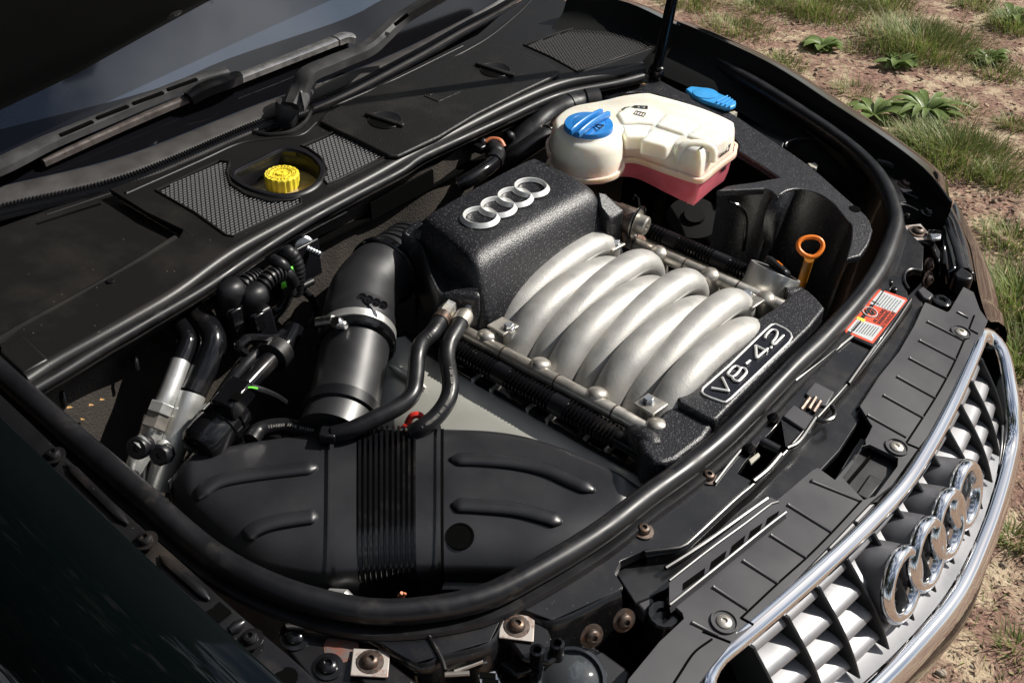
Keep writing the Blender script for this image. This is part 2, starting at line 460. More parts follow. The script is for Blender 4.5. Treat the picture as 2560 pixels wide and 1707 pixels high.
def plain(name, base, tip, rough=.55):
    """leaf material: colour varies from blade to blade"""
    m = bpy.data.materials.new(name); m.use_nodes = True; n = m.node_tree.nodes; l = m.node_tree.links
    b = n['Principled BSDF']; b.inputs['Roughness'].default_value = rough; b.inputs['Specular IOR Level'].default_value = .4
    gi = n.new('ShaderNodeNewGeometry'); x = n.new('ShaderNodeMix'); x.data_type = 'RGBA'
    x.inputs['A'].default_value = (*base, 1); x.inputs['B'].default_value = (*tip, 1)
    l.new(gi.outputs['Random Per Island'], x.inputs['Factor']); l.new(x.outputs['Result'], b.inputs['Base Color'])
    tr = n.new('ShaderNodeBsdfTranslucent'); l.new(x.outputs['Result'], tr.inputs['Color'])
    ms = n.new('ShaderNodeMixShader'); ms.inputs['Fac'].default_value = .3
    l.new(b.outputs[0], ms.inputs[1]); l.new(tr.outputs[0], ms.inputs[2]); l.new(ms.outputs[0], n['Material Output'].inputs['Surface'])
    MAT[name] = m
plain('grass_green', (.075, .13, .026), (.30, .35, .10))
plain('grass_dry', (.20, .17, .07), (.42, .34, .18))
plain('weed_leaf', (.085, .15, .04), (.24, .31, .10), .4)
plain('litter_mix', (.085, .048, .038), (.56, .42, .29), .8)

def blade(m, p, h, w, ang, lean, curl, seg=3):
    d = V(math.cos(ang), math.sin(ang), 0); s = V(-d.y, d.x, 0)
    vs = []; fs = []
    for i in range(seg+1):
        t = i/seg
        q = p + d*(lean*h*(t**1.6)) + V(0, 0, h*t*(1-curl*t))
        ww = w*(1-t)**.7*.5
        vs += [q-s*ww, q+s*ww]
    for i in range(seg): fs.append((2*i, 2*i+1, 2*i+3, 2*i+2))
    m.add(vs, fs)
def tuft(px, py, rx, n, h, label, seed):
    random.seed(seed)
    c = at('d', px, py, GZ); c.z = gz(c.x, c.y)
    t = thing('grass_tuft', label, 'grass tuft', c, 'grass tufts beside the car')
    a = M(); d = M()
    for i in range(int(n*1.5)):
        r = rx*math.sqrt(random.random())*(.55+.45*random.random()); th = random.random()*6.283
        p = c+V(r*math.cos(th)*1.25, r*math.sin(th), 0); p.z = gz(p.x, p.y)-.005
        hh = h*(.45+.75*random.random())*(1-.35*r/rx)
        blade(d if random.random() < .16 else a, p, hh, random.uniform(.0022, .0048), th+random.uniform(-.9, .9), random.uniform(.15, 1.1), random.uniform(.05, .45))
    finish('green_blades', a, 'grass_green', t, ang=180, merge=False, kind='stuff'); finish('dry_blades', d, 'grass_dry', t, ang=180, merge=False, kind='stuff')
TUFTS = [(2120, 110, .27, 1500, .13, 'broad thick grass tuft with dark shaded heart on bare litter'),
         (1880, 20, .26, 1100, .12, 'long grass tuft bordering the far field, brightest green'),
         (2190, 360, .24, 1200, .11, 'silvery grass patch in front of the leafy dock plant'),
         (2130, 330, .12, 450, .09, 'small grass tuft touching the dock plant roots'),
         (1960, 205, .09, 160, .07, 'sparse little grass tuft on pale sand'),
         (2330, 70, .14, 420, .10, 'grass tuft among broken twigs on brown litter'),
         (1690, 70, .16, 420, .08, 'thin grass fringe along the dark wing edge'),
         (1800, 150, .10, 200, .06, 'low faded grass tuft beside the dark wing'),
         (2340, 700, .17, 900, .13, 'lush grass tuft beside the headlamp corner'),
         (2345, 830, .10, 420, .10, 'grass tuft beside the chrome grille end'),
         (2335, 1240, .05, 120, .06, 'short grass tuft on the sand by the bumper'),
         (2290, 170, .12, 260, .07, 'low spreading grass tuft between dock plant and thick tuft'),
         (2325, 290, .07, 160, .07, 'small dark grass tuft on litter past the dock plant'),
         (2345, 1500, .045, 110, .06, 'tiny grass tuft in the shadowed litter patch by the bumper'),
         (2040, 20, .15, 380, .09, 'grass tuft with broad leaves mixed in'),
         (1590, 10, .16, 420, .09, 'grass tuft behind the bonnet prop'),
         (2240, 20, .12, 260, .07, 'low grass tuft on red litter beyond the thick tuft'), (1960, 110, .08, 160, .05, 'short grass tuft beside the round-leaved weed'),
         (2300, 420, .10, 300, .08, 'grass tuft past the silvery patch'), (2330, 560, .12, 320, .08, 'pale grass tuft on sand beside the wing tip'),
         (1740, 20, .14, 360, .07, 'grass tuft edging the path beyond the wing'), (2210, 250, .08, 200, .06, 'grass tuft hugging the dock plant')]
for i, a in enumerate(TUFTS): tuft(*a, seed=100+i)

def leafy(px, py, n, L, wid, label, seed, name='weed_plant'):
    random.seed(seed)
    c = at('d', px, py, GZ); c.z = gz(c.x, c.y)
    t = thing(name, label, 'weed', c, 'leafy weeds beside the car')
    for i in range(n):
        m = M(); th = i*2.4+random.uniform(-.3, .3); l = L*random.uniform(.55, 1.1); w = wid*random.uniform(.7, 1.15); up = random.uniform(.12, .62)
        d = V(math.cos(th), math.sin(th), 0); s = V(-d.y, d.x, 0); rows = []
        for k in range(6):
            f = k/5; q = c + d*l*f + V(0, 0, .004 + up*l*.75*math.sin(f*2.2)*(1-.35*f))
            ww = w*(.15+math.sin(min(1, f*1.05)*math.pi*.93)**.8)*.5*(1 if f < .98 else .2)
            rows.append([q-s*ww+V(0, 0, ww*.45), q, q+s*ww+V(0, 0, ww*.45)])
        m.grid(rows); finish('leaf', m, 'weed_leaf', t, ang=180, merge=False)
leafy(2125, 262, 60, .155, .028, 'rosette of long dock leaves growing on pale sand', 31)
leafy(1885, 110, 26, .09, .040, 'low round-leaved weed on bare litter', 32)
leafy(2060, 150, 18, .10, .040, 'broad weed leaves under the thick grass tuft', 33)
leafy(2270, 140, 20, .09, .034, 'small leafy weed beside the thick grass tuft', 34)
leafy(2320, 50, 20, .11, .038, 'leafy weed rooted in the twiggy litter', 35)
leafy(2010, 262, 8, .12, .05, 'single broad-leaved weed beside the dock rosette', 36)

# countless small dry bits: needles, bark, twigs, dead leaves, pebbles
random.seed(5)
lit = M(); drygrass = M(); peb = M()
def ground_pt():
    while True:
        x = random.uniform(1500, 2450); y = random.uniform(-60, 1640)
        p = at('d', x, y, GZ)
        if p.y < .55 and p.x < .5: continue
        if p.length > 6: continue
        p.z = gz(p.x, p.y); return p
for i in range(12000):
    p = ground_pt(); a = random.random()*6.283; L = random.uniform(.006, .045); w = random.uniform(.0015, .009); L, w = (L*.45, w*.4) if p.y < 1.6 and p.x > -.3 else (L, w)
    if L > .026: w = random.choice((.0012, .0018, .0025, .008))
    d = V(math.cos(a), math.sin(a), random.uniform(-.15, .25))*L; s = V(-math.sin(a), math.cos(a), random.uniform(-.2, .2))*w
    q = p+V(0, 0, random.uniform(.002, .010))
    lit.add([q-s*.6, q+d*.5-s, q+d, q+d*.5+s], [(0, 1, 2, 3)])
for i in range(11000):
    p = ground_pt()
    if p.y < 1.15 and p.x > -.1 and random.random() < .9: continue
    if math.sin(p.x*5+1.3)*math.cos(p.y*4.1)+.35*math.sin(p.x*13+p.y*9) < .05: continue
    blade(drygrass, p, random.uniform(.015, .05), random.uniform(.002, .004), random.random()*6.283, random.uniform(.5, 1.6), .4, 2)
for i in range(420):
    p = ground_pt(); r = random.uniform(.003, .011)
    peb.ball(p+V(0, 0, r*.3), r, 6, 4, (1, random.uniform(.6, 1), .6))
o = finish('dry_litter', lit, 'litter_mix', ang=180, merge=False); tag(o, 'scattered dry needles, bark and dead leaves on the ground', 'litter', kind='stuff')
o = finish('short_grass', drygrass, 'grass_green', ang=180, merge=False); tag(o, 'thin short grass sprouting between the litter', 'grass', kind='stuff')
mat('pebble', (.30, .25, .20), .8, var=(8, .5))
o = finish('pebbles', peb, 'pebble', ang=180, merge=False); tag(o, 'small pebbles strewn over the sand', 'pebbles', kind='stuff')

# ================================================================ body shell round the bay
def ZB(x): return .035-.13*x            # height of the bonnet line
SB = dict(z=.035, sx=-.13)
SEALD = [(-70, 790), (20, 872), (100, 942), (180, 1012), (330, 1140), (480, 1268), (620, 1345), (780, 1393), (920, 1405), (1100, 1376), (1240, 1308), (1378, 1224), (1484, 1142), (1587, 1068), (1685, 984),
         (1822, 843), (1873, 796), (1918, 749), (1960, 702), (1997, 655), (2026, 608), (2046, 555), (2056, 500), (2020, 410), (1940, 330), (1800, 235), (1700, 175), (1570, 103)]
SEAL = [at('d', x, y, **SB) for x, y in SEALD]

# ---- engine bay tub: dark floor and inner walls
t = thing('engine_bay_tub', 'dark sheet metal walls and floor enclosing the engine', 'engine bay', (0, 0, -.55))
m = M(); m.grid([[V(-.47, -.64, -.50), V(-.47, .68, -.50)], [V(.40, -.60, -.50), V(.40, .60, -.50)]]); finish('floor_pan', m, 'void', t)
inner = [V(p.x, p.y, p.z) for p in along(SEAL, 60)]
m = M(); m.grid([[V(p.x, p.y, p.z-.022) for p in inner], [V(p.x*.985, p.y*.985, p.z-.07) for p in inner], [V(p.x*.95, p.y*.96, -.25) for p in inner], [V(p.x*.94, p.y*.95, -.50) for p in inner]])
finish('inner_wall', m, 'paint_inner', t)
m = M(); m.box((-.47, .02, -.22), (.01, 1.36, .56)); finish('bulkhead', m, 'paint_inner', t)
m = M(); m.box((.335, 0, -.30), (.05, .9, .38)); finish('radiator_core', m, 'void', t)

mat('bonnet_liner', (.0035, .004, .0045), .7, 0, .15)
# ---- front wings
def WZ(x): return .06-.19*x
WS = dict(z=.06, sx=-.19)
nE = [V(-1.35, -.735, WZ(-1.35)-.03), V(-1.0, -.725, WZ(-1.0)-.005)]+[at('d', x, y, **WS) for x, y in [(-330, 660), (-150, 820), (0, 958), (200, 1150), (400, 1340), (560, 1487), (650, 1568), (760, 1668)]]
t = thing('front_wing', 'near-black glossy front wing reflecting trees, with bolted inner flange', 'car wing', V(-.2, -.8, -.6), 'front wings')
rows = []
for p in along(nE, 26):
    k = max(0, p.x-.05)
    rows.append([p+V(0, 0, -.012), p, p+V(0, -.006, .0035), p+V(0, -.05, .002), p+V(-.0, -.11+k*.1, -.022), p+V(0, -.165+k*.2, -.075), p+V(0, -.192+k*.3, -.15), p+V(0, -.20+k*.3, -.26), p+V(0, -.19+k*.3, -.40), p+V(0, -.185+k*.3, -.58)])
m = M()
g2 = [[q for q in catmull(r, 46)] for r in rows]; m.grid(g2); finish('panel', m, 'paint', t, ang=60)
# flange strip between the wing edge and the seal, with its pressed beads
fl = [at('d', x, y, **WS)+V(0, 0, -.014) for x, y in [(-330, 660), (-150, 820), (0, 958), (200, 1150), (400, 1340), (560, 1487), (650, 1568), (760, 1668)]]
fo = [at('d', x, y, z=.046, sx=-.19) for x, y in [(-290, 610), (-120, 770), (40, 915), (240, 1105), (430, 1270), (560, 1385), (700, 1500), (800, 1600)]]
a_, b_ = along(fl, 40), along(fo, 40)
b_ = [p.lerp(q, .70) for p, q in zip(a_, b_)]
m = M(); m.grid([[p+V(0, 0, -.004) for p in a_], a_, [p.lerp(q, .5)+V(0, 0, .001) for p, q in zip(a_, b_)], b_, [q+V(0, .004, -.02) for q in b_]]); finish('flange', m, 'metal_black', t, label='dusty bolted inner flange of the wing')
for (x0, y0), (x1, y1) in (((430, 130), (840, 530)), ((1040, 730), (1370, 1020))):
    m = M(); p, q = at('G', x0, y0, .050, -.19), at('G', x1, y1, .050, -.19)
    m.tube([p.lerp(q, i/8) for i in range(9)], [.001]+[.0052]*7+[.001], 10, flat=(1, .7)); finish('pressed_bead', m, 'metal_black', t)
def bolt(parent, p, r=.009, axis=(0, 0, 1), mt='rust_bolt', washer=True, name='bolt'):
    m = M(); pr = [(r*1.55, 0), (r*1.55, .0015), (r*1.0, .002), (r*.98, .005), (r*.75, .0072), (r*.42, .0078), (r*.36, .005), (0.0004, .005)] if washer else [(r, 0), (r, .004), (r*.75, .006), (r*.4, .0065), (r*.34, .004), (.0004, .004)]
    m.lathe(pr, p, axis, 18); return finish(name, m, mt, parent)
for x, y in ((355, 85), (955, 640), (1640, 1285)): bolt(t, at('G', x, y, .052, -.19), .0076, (0, -.1, 1), 'metal_black')
m = M(); m.box(at('G', 1430, 1105, .0475, -.19), (.018, .016, .002)); finish('slot', m, 'void', t)
m = M(); m.lathe([(.011, 0), (.0108, .001), (.0001, .001)], at('G', 1868, 1530, .0475, -.19), n=20); finish('slot', m, 'void', t)
m = M(); p, q = at('G', 1500, 1230, .05, -.19), at('G', 1590, 1170, .05, -.19); m.tube([p, p.lerp(q, .5), q], [.004, .006, .004], 10); finish('pressed_bead', m, 'metal_black', t)

fE = [at(*a, **WS) for a in [('Q', 1300, -60), ('Q', 1720, 20), ('Q', 2090, 190), ('C', 0, 150), ('C', 560, 402), ('C', 1000, 680), ('C', 1250, 845), ('C', 1500, 1025), ('C', 1640, 1150), ('C', 1772, 1322)]]
t = thing('front_wing', 'black front wing beyond the coolant tank, edged by grass', 'car wing', V(-.2, .8, -.6), 'front wings')
rows = []; rows2 = []
for i, p in enumerate(along(fE, 40)):
    k = max(0, p.x-.05); e = 1-max(0, (i-36)/3.2)
    rows.append([p+V(-.0, -.075*e, -.075), p+V(0, -.055*e, -.05*e-.012), p+V(0, -.02*e, -.034*e-.006), p+V(0, -.005, -.010), p])
    rows2.append([p, p+V(0, .006, -.001), p+V(0, .05*e+.006, -.018), p+V(0, .10*e+.01, -.06), p+V(0, .15, -.13), p+V(0, .17, -.28), p+V(0, .16, -.58)])
m = M(); m.grid([catmull(r, 20) for r in rows]); finish('inner_flange', m, 'bonnet_liner', t, ang=60)
m = M(); m.grid([catmull(r, 30) for r in rows2]); finish('panel', m, 'paint', t, ang=60)
m = M(); pth = [at('C', 0, 200, .075), at('C', 60, 200, .075), at('C', 110, 235, .07), at('C', 95, 285, .06)]
m.tube(catmull(pth, 12), .004, 8); finish('wire_bracket', m, 'metal_black', t)

# ---- bonnet, propped open; only its rear lower edge shows
t = thing('bonnet', 'opened black bonnet with rounded rear edge above the windscreen', 'bonnet', V(-.74, 0, .3))
be = [(-700, 620), (-330, 420), (0, 248), (150, 178), (300, 95), (480, -2), (800, -170), (1300, -420)]
edge = [atX('d', x, y, -.74) for x, y in be]
edge = along(edge, 30)
rows = []
for s_, dx, dz in ((0, -.012, .03), (0, -.006, .008), (0, 0, 0), (0, .010, .002), (0, .022, .016), (0, .05, .06), (0, .10, .17), (0, .20, .40), (0, .34, .72), (0, .46, 1.02)):
    rows.append([p+V(dx, 0, dz) for p in edge])
m = M(); m.grid(rows); finish('inner_panel', m, 'bonnet_liner', t, ang=60)
m = M(); m.grid([[p+V(-.012, 0, .03) for p in edge], [p+V(-.02, 0, .10) for p in edge], [p+V(.06, 0, .30) for p in edge], [p+V(.22, 0, .64) for p in edge], [p+V(.42, 0, 1.04) for p in edge]]); finish('outer_skin', m, 'paint', t, ang=60)
c = atX('A', 1090, 70, -.73); m = M(); m.ball(c, .022, 16, 10, (.7, 1.3, .55)); finish('rubber_buffer', m, 'rubber', t)

# ---- bonnet prop (gas strut) with ball mount
t = thing('bonnet_strut', 'black gas strut holding up the bonnet beside the blue washer cap', 'gas strut', V(-.34, .6, .06))
p0, p1 = atY('Q', 1945, 530, .60), atY('Q', 2062, -10, .60)
d = (p1-p0).normalized()
m = M(); m.tube([p0, p0+d*.012, p0+d*.014, p0+d*.055, p0+d*.057, p0+d*.7], [.013, .013, .0095, .0095, .0105, .0105], 18); finish('cylinder', m, 'gloss_black', t)
m = M(); m.ball(p0+V(0, 0, .0), .016, 16, 10); finish('ball_socket', m, 'gloss_black', t)
a = at('Q', 2090, 320, .08)
m = M(); m.slab([a+V(-.02, -.03, .012), a+V(.03, -.025, .012), a+V(.03, .02, .012), a+V(-.02, .015, .012)], .03); m.tube([a+V(0, -.02, 0), at('Q', 2060, 420, .05), at('Q', 2060, 540, .03)], [.012, .014, .012], 10); finish('mount_bracket', m, 'gloss_black', t, bevel=.004)

# ---- bay seal, one rubber loop round three sides
t = thing('bay_seal', 'thick black rubber bonnet seal running round the engine bay', 'rubber seal', V(.28, 0, -.02))
sp = along(SEAL, 110)
m = M(); m.tube(sp, .0135, 16); finish('bulb', m, 'seal_rubber', t, ang=80)
out = [V(0, 0, 0)]*len(sp)
for i, p in enumerate(sp):
    a, b = sp[max(0, i-1)], sp[min(len(sp)-1, i+1)]; d = (b-a).normalized(); out[i] = V(d.y, -d.x, 0)
m = M(); m.grid([[p+out[i]*.006+V(0, 0, -.012) for i, p in enumerate(sp)], [p+out[i]*.019+V(0, 0, -.0125) for i, p in enumerate(sp)], [p+out[i]*.021+V(0, 0, -.017) for i, p in enumerate(sp)], [p+out[i]*.019+V(0, 0, -.022) for i, p in enumerate(sp)]]); finish('lip', m, 'seal_rubber', t)

# ================================================================ windscreen, wipers
# screen plane: rises to the rear
SCZ, SCX = -.285, -.56     # z = SCZ + SCX*x
def scr(t_, x, y, off=0.0): return at(t_, x, y, SCZ+off, SCX)
t = thing('windscreen', 'dark windscreen reflecting cloudy sky', 'windscreen', V(-.75, 0, .1))
low = [scr('A', -700, 1400), scr('A', 0, 1215), scr('A', 830, 1010), scr('A', 1700, 672), scr('B', 0, 492), scr('B', 500, 280), scr('B', 1050, -10), scr('B', 1500, -330)]
L1 = along(low, 40)
rows = [[p for p in L1]] + [[p + V(-dd, 0, -SCX*dd) for p in L1] for dd in (.05, .15, .3, .5, .75, 1.0)]
m = M(); m.grid(rows); finish('pane', m, 'glass', t, solid=.005, ang=80)
band = [scr('A', -700, 1010), scr('A', 0, 850), scr('A', 1000, 590), scr('A', 1500, 385), scr('A', 2247, 130), scr('B', 300, -10), scr('B', 800, -250), scr('B', 1400, -560)]
L2 = along(band, 40)
m = M(); m.grid([[p+V(.0006, 0, .0011) for p in L1], [p.lerp(q, .5)+V(.0006, 0, .0011) for p, q in zip(L1, L2)], [q+V(.0006, 0, .0011) for q in L2]]); finish('black_border', m, 'glass_band', t, ang=80)

def arm(t, pts, w, th, mt='wiper_grey', name='arm', n=40):
    """flat bar following points, w wide (list) and th thick"""
    P = along(pts, n); m = M(); rows = []
    for i, p in enumerate(P):
        a, b = P[max(0, i-1)], P[min(n-1, i+1)]; d = (b-a).normalized(); s_ = V(0, 0, 1).cross(d).normalized(); u = d.cross(s_).normalized()
        f = i/(n-1)*(len(w)-1); k = min(int(f), len(w)-2); ww = lerp(w[k], w[k+1], f-k)/2
        rows.append([p-s_*ww-u*th*.6, p-s_*ww+u*th*.25, p-s_*ww*.55+u*th*.5, p+s_*ww*.55+u*th*.5, p+s_*ww+u*th*.25, p+s_*ww-u*th*.6])
    m.grid(rows, closed_v=True); m.f.append(tuple(range(6))); m.f.append(tuple((n-1)*6+k for k in range(6)))
    return finish(name, m, mt, t, ang=30)
wz = .022
def wp(t_, x, y, o=.03): return scr(t_, x, y, o)
t = thing('windscreen_wiper', 'wiper with slotted dark arm lying low across the dark screen', 'wiper', scr('A', 700, 780), 'windscreen wipers')
arm(t, [wp('A', -400, 1230), wp('A', 0, 1075, .035), wp('A', 300, 930), wp('A', 700, 760), wp('A', 1000, 630), wp('A', 1300, 515), wp('A', 1480, 470)], [.036, .036, .030, .026, .025, .025, .022], .012)
for a, b in (((395, 885), (605, 795)), ((635, 772), (835, 695)), ((870, 678), (1065, 605)), ((1095, 588), (1285, 518))):
    p, q = wp('A', *a, .0405), wp('A', *b, .0405); d = (q-p).normalized(); s_ = V(0, 0, 1).cross(d)
    m = M(); m.box((p+q)/2, ((q-p).length, .0066, .0030), (d, s_.normalized(), d.cross(s_.normalized()))); finish('slot', m, 'void', t)
bl = [wp('A', 280, 1060, .014), wp('A', 430, 990, .016), wp('A', 800, 820, .018), wp('A', 1240, 632, .02), wp('A', 1540, 515, .022), wp('A', 1900, 375, .022), wp('A', 2247, 240, .02), wp('B', 60, 235, .018)]
arm(t, bl[:5], [.012, .015, .016, .016], .009, 'wiper_blade', 'blade')
arm(t, bl[4:7], [.022, .024, .024], .010, 'wiper_steel', 'blade')
arm(t, [wp('A', 2190, 262, .022), wp('A', 2250, 240, .022), wp('B', 85, 245, .02)], [.025, .026, .024], .012, 'wiper_steel', 'blade_tip', 8)
arm(t, [wp('A', 1230, 640, .03), wp('A', 1330, 580, .036), wp('A', 1440, 540, .036), wp('A', 1560, 500, .028)], [.020, .026, .026, .018], .016, 'gloss_black', 'connector', 12)
t = thing('windscreen_wiper', 'wiper with cranked arm and round spindle cap above the plenum cover', 'wiper', scr('A', 1900, 690), 'windscreen wipers')
arm(t, [at('A', 1900, 690, .135), at('A', 1945, 590, .15), at('A', 2010, 480, .17), at('A', 2160, 410, .175), at('B', 0, 385, .175), at('B', 170, 315, .18), at('B', 270, 230, .19), at('B', 380, 130, .20), at('B', 500, 55, .215), at('B', 700, -60, .24)], [.026, .032, .034, .032, .030, .028, .026, .024, .024], .016)
for a, b in (((355, 165), (445, 95)), ((465, 78), (545, 8))):
    p, q = at('B', *a, .2085), at('B', *b, .2245); d = (q-p).normalized(); s_ = V(0, 0, 1).cross(d).normalized()
    m = M(); m.box((p+q)/2, ((q-p).length, .0065, .0040), (d, s_, d.cross(s_))); finish('slot', m, 'void', t)
m = M(); c = at('A', 1875, 700, .125); m.lathe([(.019, -.03), (.019, .004), (.016, .011), (.009, .0145), (.0004, .0155)], c, (.15, 0, 1), 22); finish('spindle_cap', m, 'wiper_grey', t)
m = M(); p, q, r_ = at('A', 1990, 720, .14), at('A', 1960, 590, .155), at('A', 2065, 520, .15)
m.slab([p, q, r_, at('A', 2040, 600, .142)], .006); finish('web', m, 'wiper_grey', t, bevel=.001)
# ================================================================ plenum (cowl) cover under the screen
CZ, CX = .060, -.085                   # z = CZ + CX*x
def cw(t_, x, y, o=0.0): return at(t_, x, y, CZ+o, CX)
t = thing('plenum_cover', 'dusty black plastic plenum cover between windscreen and engine', 'plastic cover', V(-.55, 0, .05))
FR = [('S1', 262, 1020), ('S1', 560, 822), ('S1', 920, 628), ('S1', 1460, 328), ('S1', 1900, 68), ('S2', 400, 955), ('S2', 1000, 625), ('S2', 1400, 415), ('S2', 2000, 98), ('S3', 200, 755), ('S3', 700, 500), ('S3', 1100, 302), ('S3', 1500, 140), ('S3', 1900, 62), ('S3', 2230, -20)]
front = along([cw(*q) for q in FR], 40)
rear = [cw('B', 2075, 290), cw('B', 1960, 215), cw('B', 1730, 105), cw('B', 1500, 20), cw('B', 1300, -70), cw('B', 1040, 110), cw('B', 900, 230), cw('B', 500, 430), cw('B', 0, 680), cw('A', 2060, 745), cw('A', 1990, 780), cw('A', 1900, 850), cw('A', 1700, 890), cw('A', 1640, 880), cw('A', 1200, 1080), cw('A', 720, 1235)]
left = [cw('A', 960, 1385), cw('A', 1200, 1500), cw('A', 1228, 1530), cw('D', 1225, 80), cw('D', 1170, 118), cw('D', 950, 250), cw('D', 640, 420), cw('D', 400, 560), cw('D', 150, 700), cw('D', 0, 820)]
outer = front+rear+left
# the round opening over the brake fluid reservoir
hole = [cw('A', 1545, 1135), cw('A', 1690, 1060), cw('A', 1840, 990), cw('A', 1930, 995), cw('A', 2020, 1030), cw('A', 2080, 1090), cw('A', 2085, 1150), cw('A', 2040, 1215), cw('A', 1940, 1262), cw('A', 1820, 1272), cw('A', 1680, 1240), cw('A', 1580, 1190)]
meshL = [cw('A', 1025, 1248), cw('A', 1430, 1055), cw('A', 1500, 1065), cw('A', 1485, 1130), cw('A', 1510, 1210), cw('A', 1600, 1275), cw('A', 1760, 1318), cw('A', 1900, 1310), cw('A', 1955, 1292), cw('A', 1962, 1335), cw('A', 1525, 1542), cw('A', 1480, 1535), cw('A', 1280, 1390)]
meshM = [cw('A', 1972, 960), cw('A', 2195, 862), cw('B', 30, 890), cw('B', 285, 1030), cw('B', 0, 1168), cw('A', 2140, 1200), cw('A', 2112, 1170), cw('A', 2140, 1110), cw('A', 2100, 1030), cw('A', 2020, 975)]
meshR = [cw('B', 1205, 298), cw('B', 1450, 215), cw('B', 1680, 150), cw('B', 1720, 155), cw('B', 1950, 255), cw('B', 2025, 310), cw('B', 1800, 385), cw('B', 1550, 470), cw('B', 1380, 375)]
m = M(); m.plate(outer, [hole, meshL, meshM, meshR], .006); finish('panel', m, 'cowl_plastic', t, ang=30)
def inside(p, poly):
    c = False; n = len(poly)
    for i in range(n):
        a, b = poly[i], poly[(i+1) % n]
        if (a.y > p.y) != (b.y > p.y) and p.x < (b.x-a.x)*(p.y-a.y)/(b.y-a.y)+a.x: c = not c
    return c
def lattice(poly, mt, par):
    xs_ = [p.x for p in poly]; ys_ = [p.y for p in poly]
    m = M(); px, py = .0052, .0072
    i = 0; x = min(xs_)
    while x < max(xs_):
        y = min(ys_) + (py/2 if i % 2 else 0)
        while y < max(ys_):
            p = V(x, y, CZ+CX*x-.0015)
            if inside(p, poly): m.box(p, (.0017, .0052, .003), (V(.9, 0, -.43), V(0, 1, 0), V(.43, 0, .9)))
            y += py
        x += px; i += 1
    return finish('mesh_bars', m, mt, par, merge=False, kind='stuff')
for poly, mt in ((meshL, 'mesh_grey'), (meshM, 'mesh_grey'), (meshR, 'mesh_black')):
    m = M(); m.slab([p+V(0, 0, -.0045) for p in poly], .002); g_ = finish('vent_mesh', m, 'mesh_black', t)
    lattice(poly, mt, g_)
    n_ = len(poly); c_ = sum(poly, V(0, 0, 0))/n_
    m = M(); m.tube([p+(p-c_).normalized()*.0015+V(0, 0, .0008) for p in poly], .0019, 8, closed=True); finish('vent_rim', m, 'cowl_plastic', t)
# raised collar round the opening
hc = along(hole, 60, True)
c_ = sum(hc, V(0, 0, 0))/60
m = M(); m.grid([[p+(p-c_)*.17+V(0, 0, .0005) for p in hc], [p+(p-c_)*.13+V(0, 0, .0035) for p in hc], [p+(p-c_)*.03+V(0, 0, .0035) for p in hc], [p+V(0, 0, .001) for p in hc], [p+V(0, 0, -.03) for p in hc]], closed_v=True); finish('opening_collar', m, 'satin_black', t, ang=50)
m = M(); m.slab([V(-.85, -.70, .030), V(-.42, -.66, .030), V(-.40, .68, .030), V(-.85, .80, .030)], .004); finish('gap_shade_sheet', m, 'void', t)  # black sheet added below the cover so its gaps look shaded
# sunken lid to the near side
lid = [cw('A', 700, 1250, -.016), cw('A', 960, 1410, -.016), cw('A', 1215, 1560, -.016), cw('D', 1170, 135, -.016), cw('D', 700, 415, -.016), cw('D', 150, 720, -.016), cw('D', -60, 850, -.016), cw('D', -500, 700, -.016), cw('A', -500, 1640, -.012), cw('A', 0, 1480, -.012), cw('A', 330, 1360, -.012)]
m = M(); m.slab(lid, .006); finish('sunken_lid', m, 'cowl_plastic', t, bevel=.002)
# seam: front bead of that lid
m = M(); m.tube(along([cw('D', 1150, 125, -.006), cw('D', 700, 400, -.006), cw('D', 160, 695, -.006), cw('D', -50, 820, -.006)], 20), .006, 8); finish('lid_bead', m, 'cowl_plastic', t)
m = M(); m.lathe([(.0055, 0), (.005, .0015), (.003, .0018), (.0004, .001)], cw('D', 722, 398, .001), n=14); finish('push_clip', m, 'satin_black', t)
# raised moulding lines
for pts, r_ in (([('A', 820, 1262), ('A', 1300, 1050), ('A', 1560, 935), ('A', 1760, 905), ('A', 1960, 880), ('A', 2060, 800)], .0022), ([('B', -80, 740), ('B', 400, 540), ('B', 820, 330), ('B', 1000, 220), ('B', 1180, 70), ('B', 1270, -30)], .0022), ([('A', 300, 1400), ('A', 720, 1260)], .0020), ([('B', -60, 700), ('B', 350, 520), ('B', 800, 300)], .0016)):
    m = M(); m.tube(along([cw(*p, .0005) for p in pts], 36), r_, 8, flat=(1.5, .8)); finish('moulding_line', m, 'cowl_plastic', t)
# raised ring of the wiper spindle well
m = M(); m.tube(along([cw('A', 1650, 860, .003), cw('A', 1760, 880, .002), cw('A', 1900, 860, .002), cw('A', 2000, 790, .003), cw('A', 2040, 700, .006)], 20), .0035, 8); finish('spindle_well_rim', m, 'cowl_plastic', t)
# near end foot of the cover, stepping down to the flange
m = M(); m.slab([cw('D', 150, 1000, .001), cw('D', 0, 870, .001), cw('D', 0, 835, .001), cw('D', 150, 745, .001), cw('D', 320, 905, .001)], .02); finish('end_tab', m, 'cowl_plastic', t, bevel=.003)

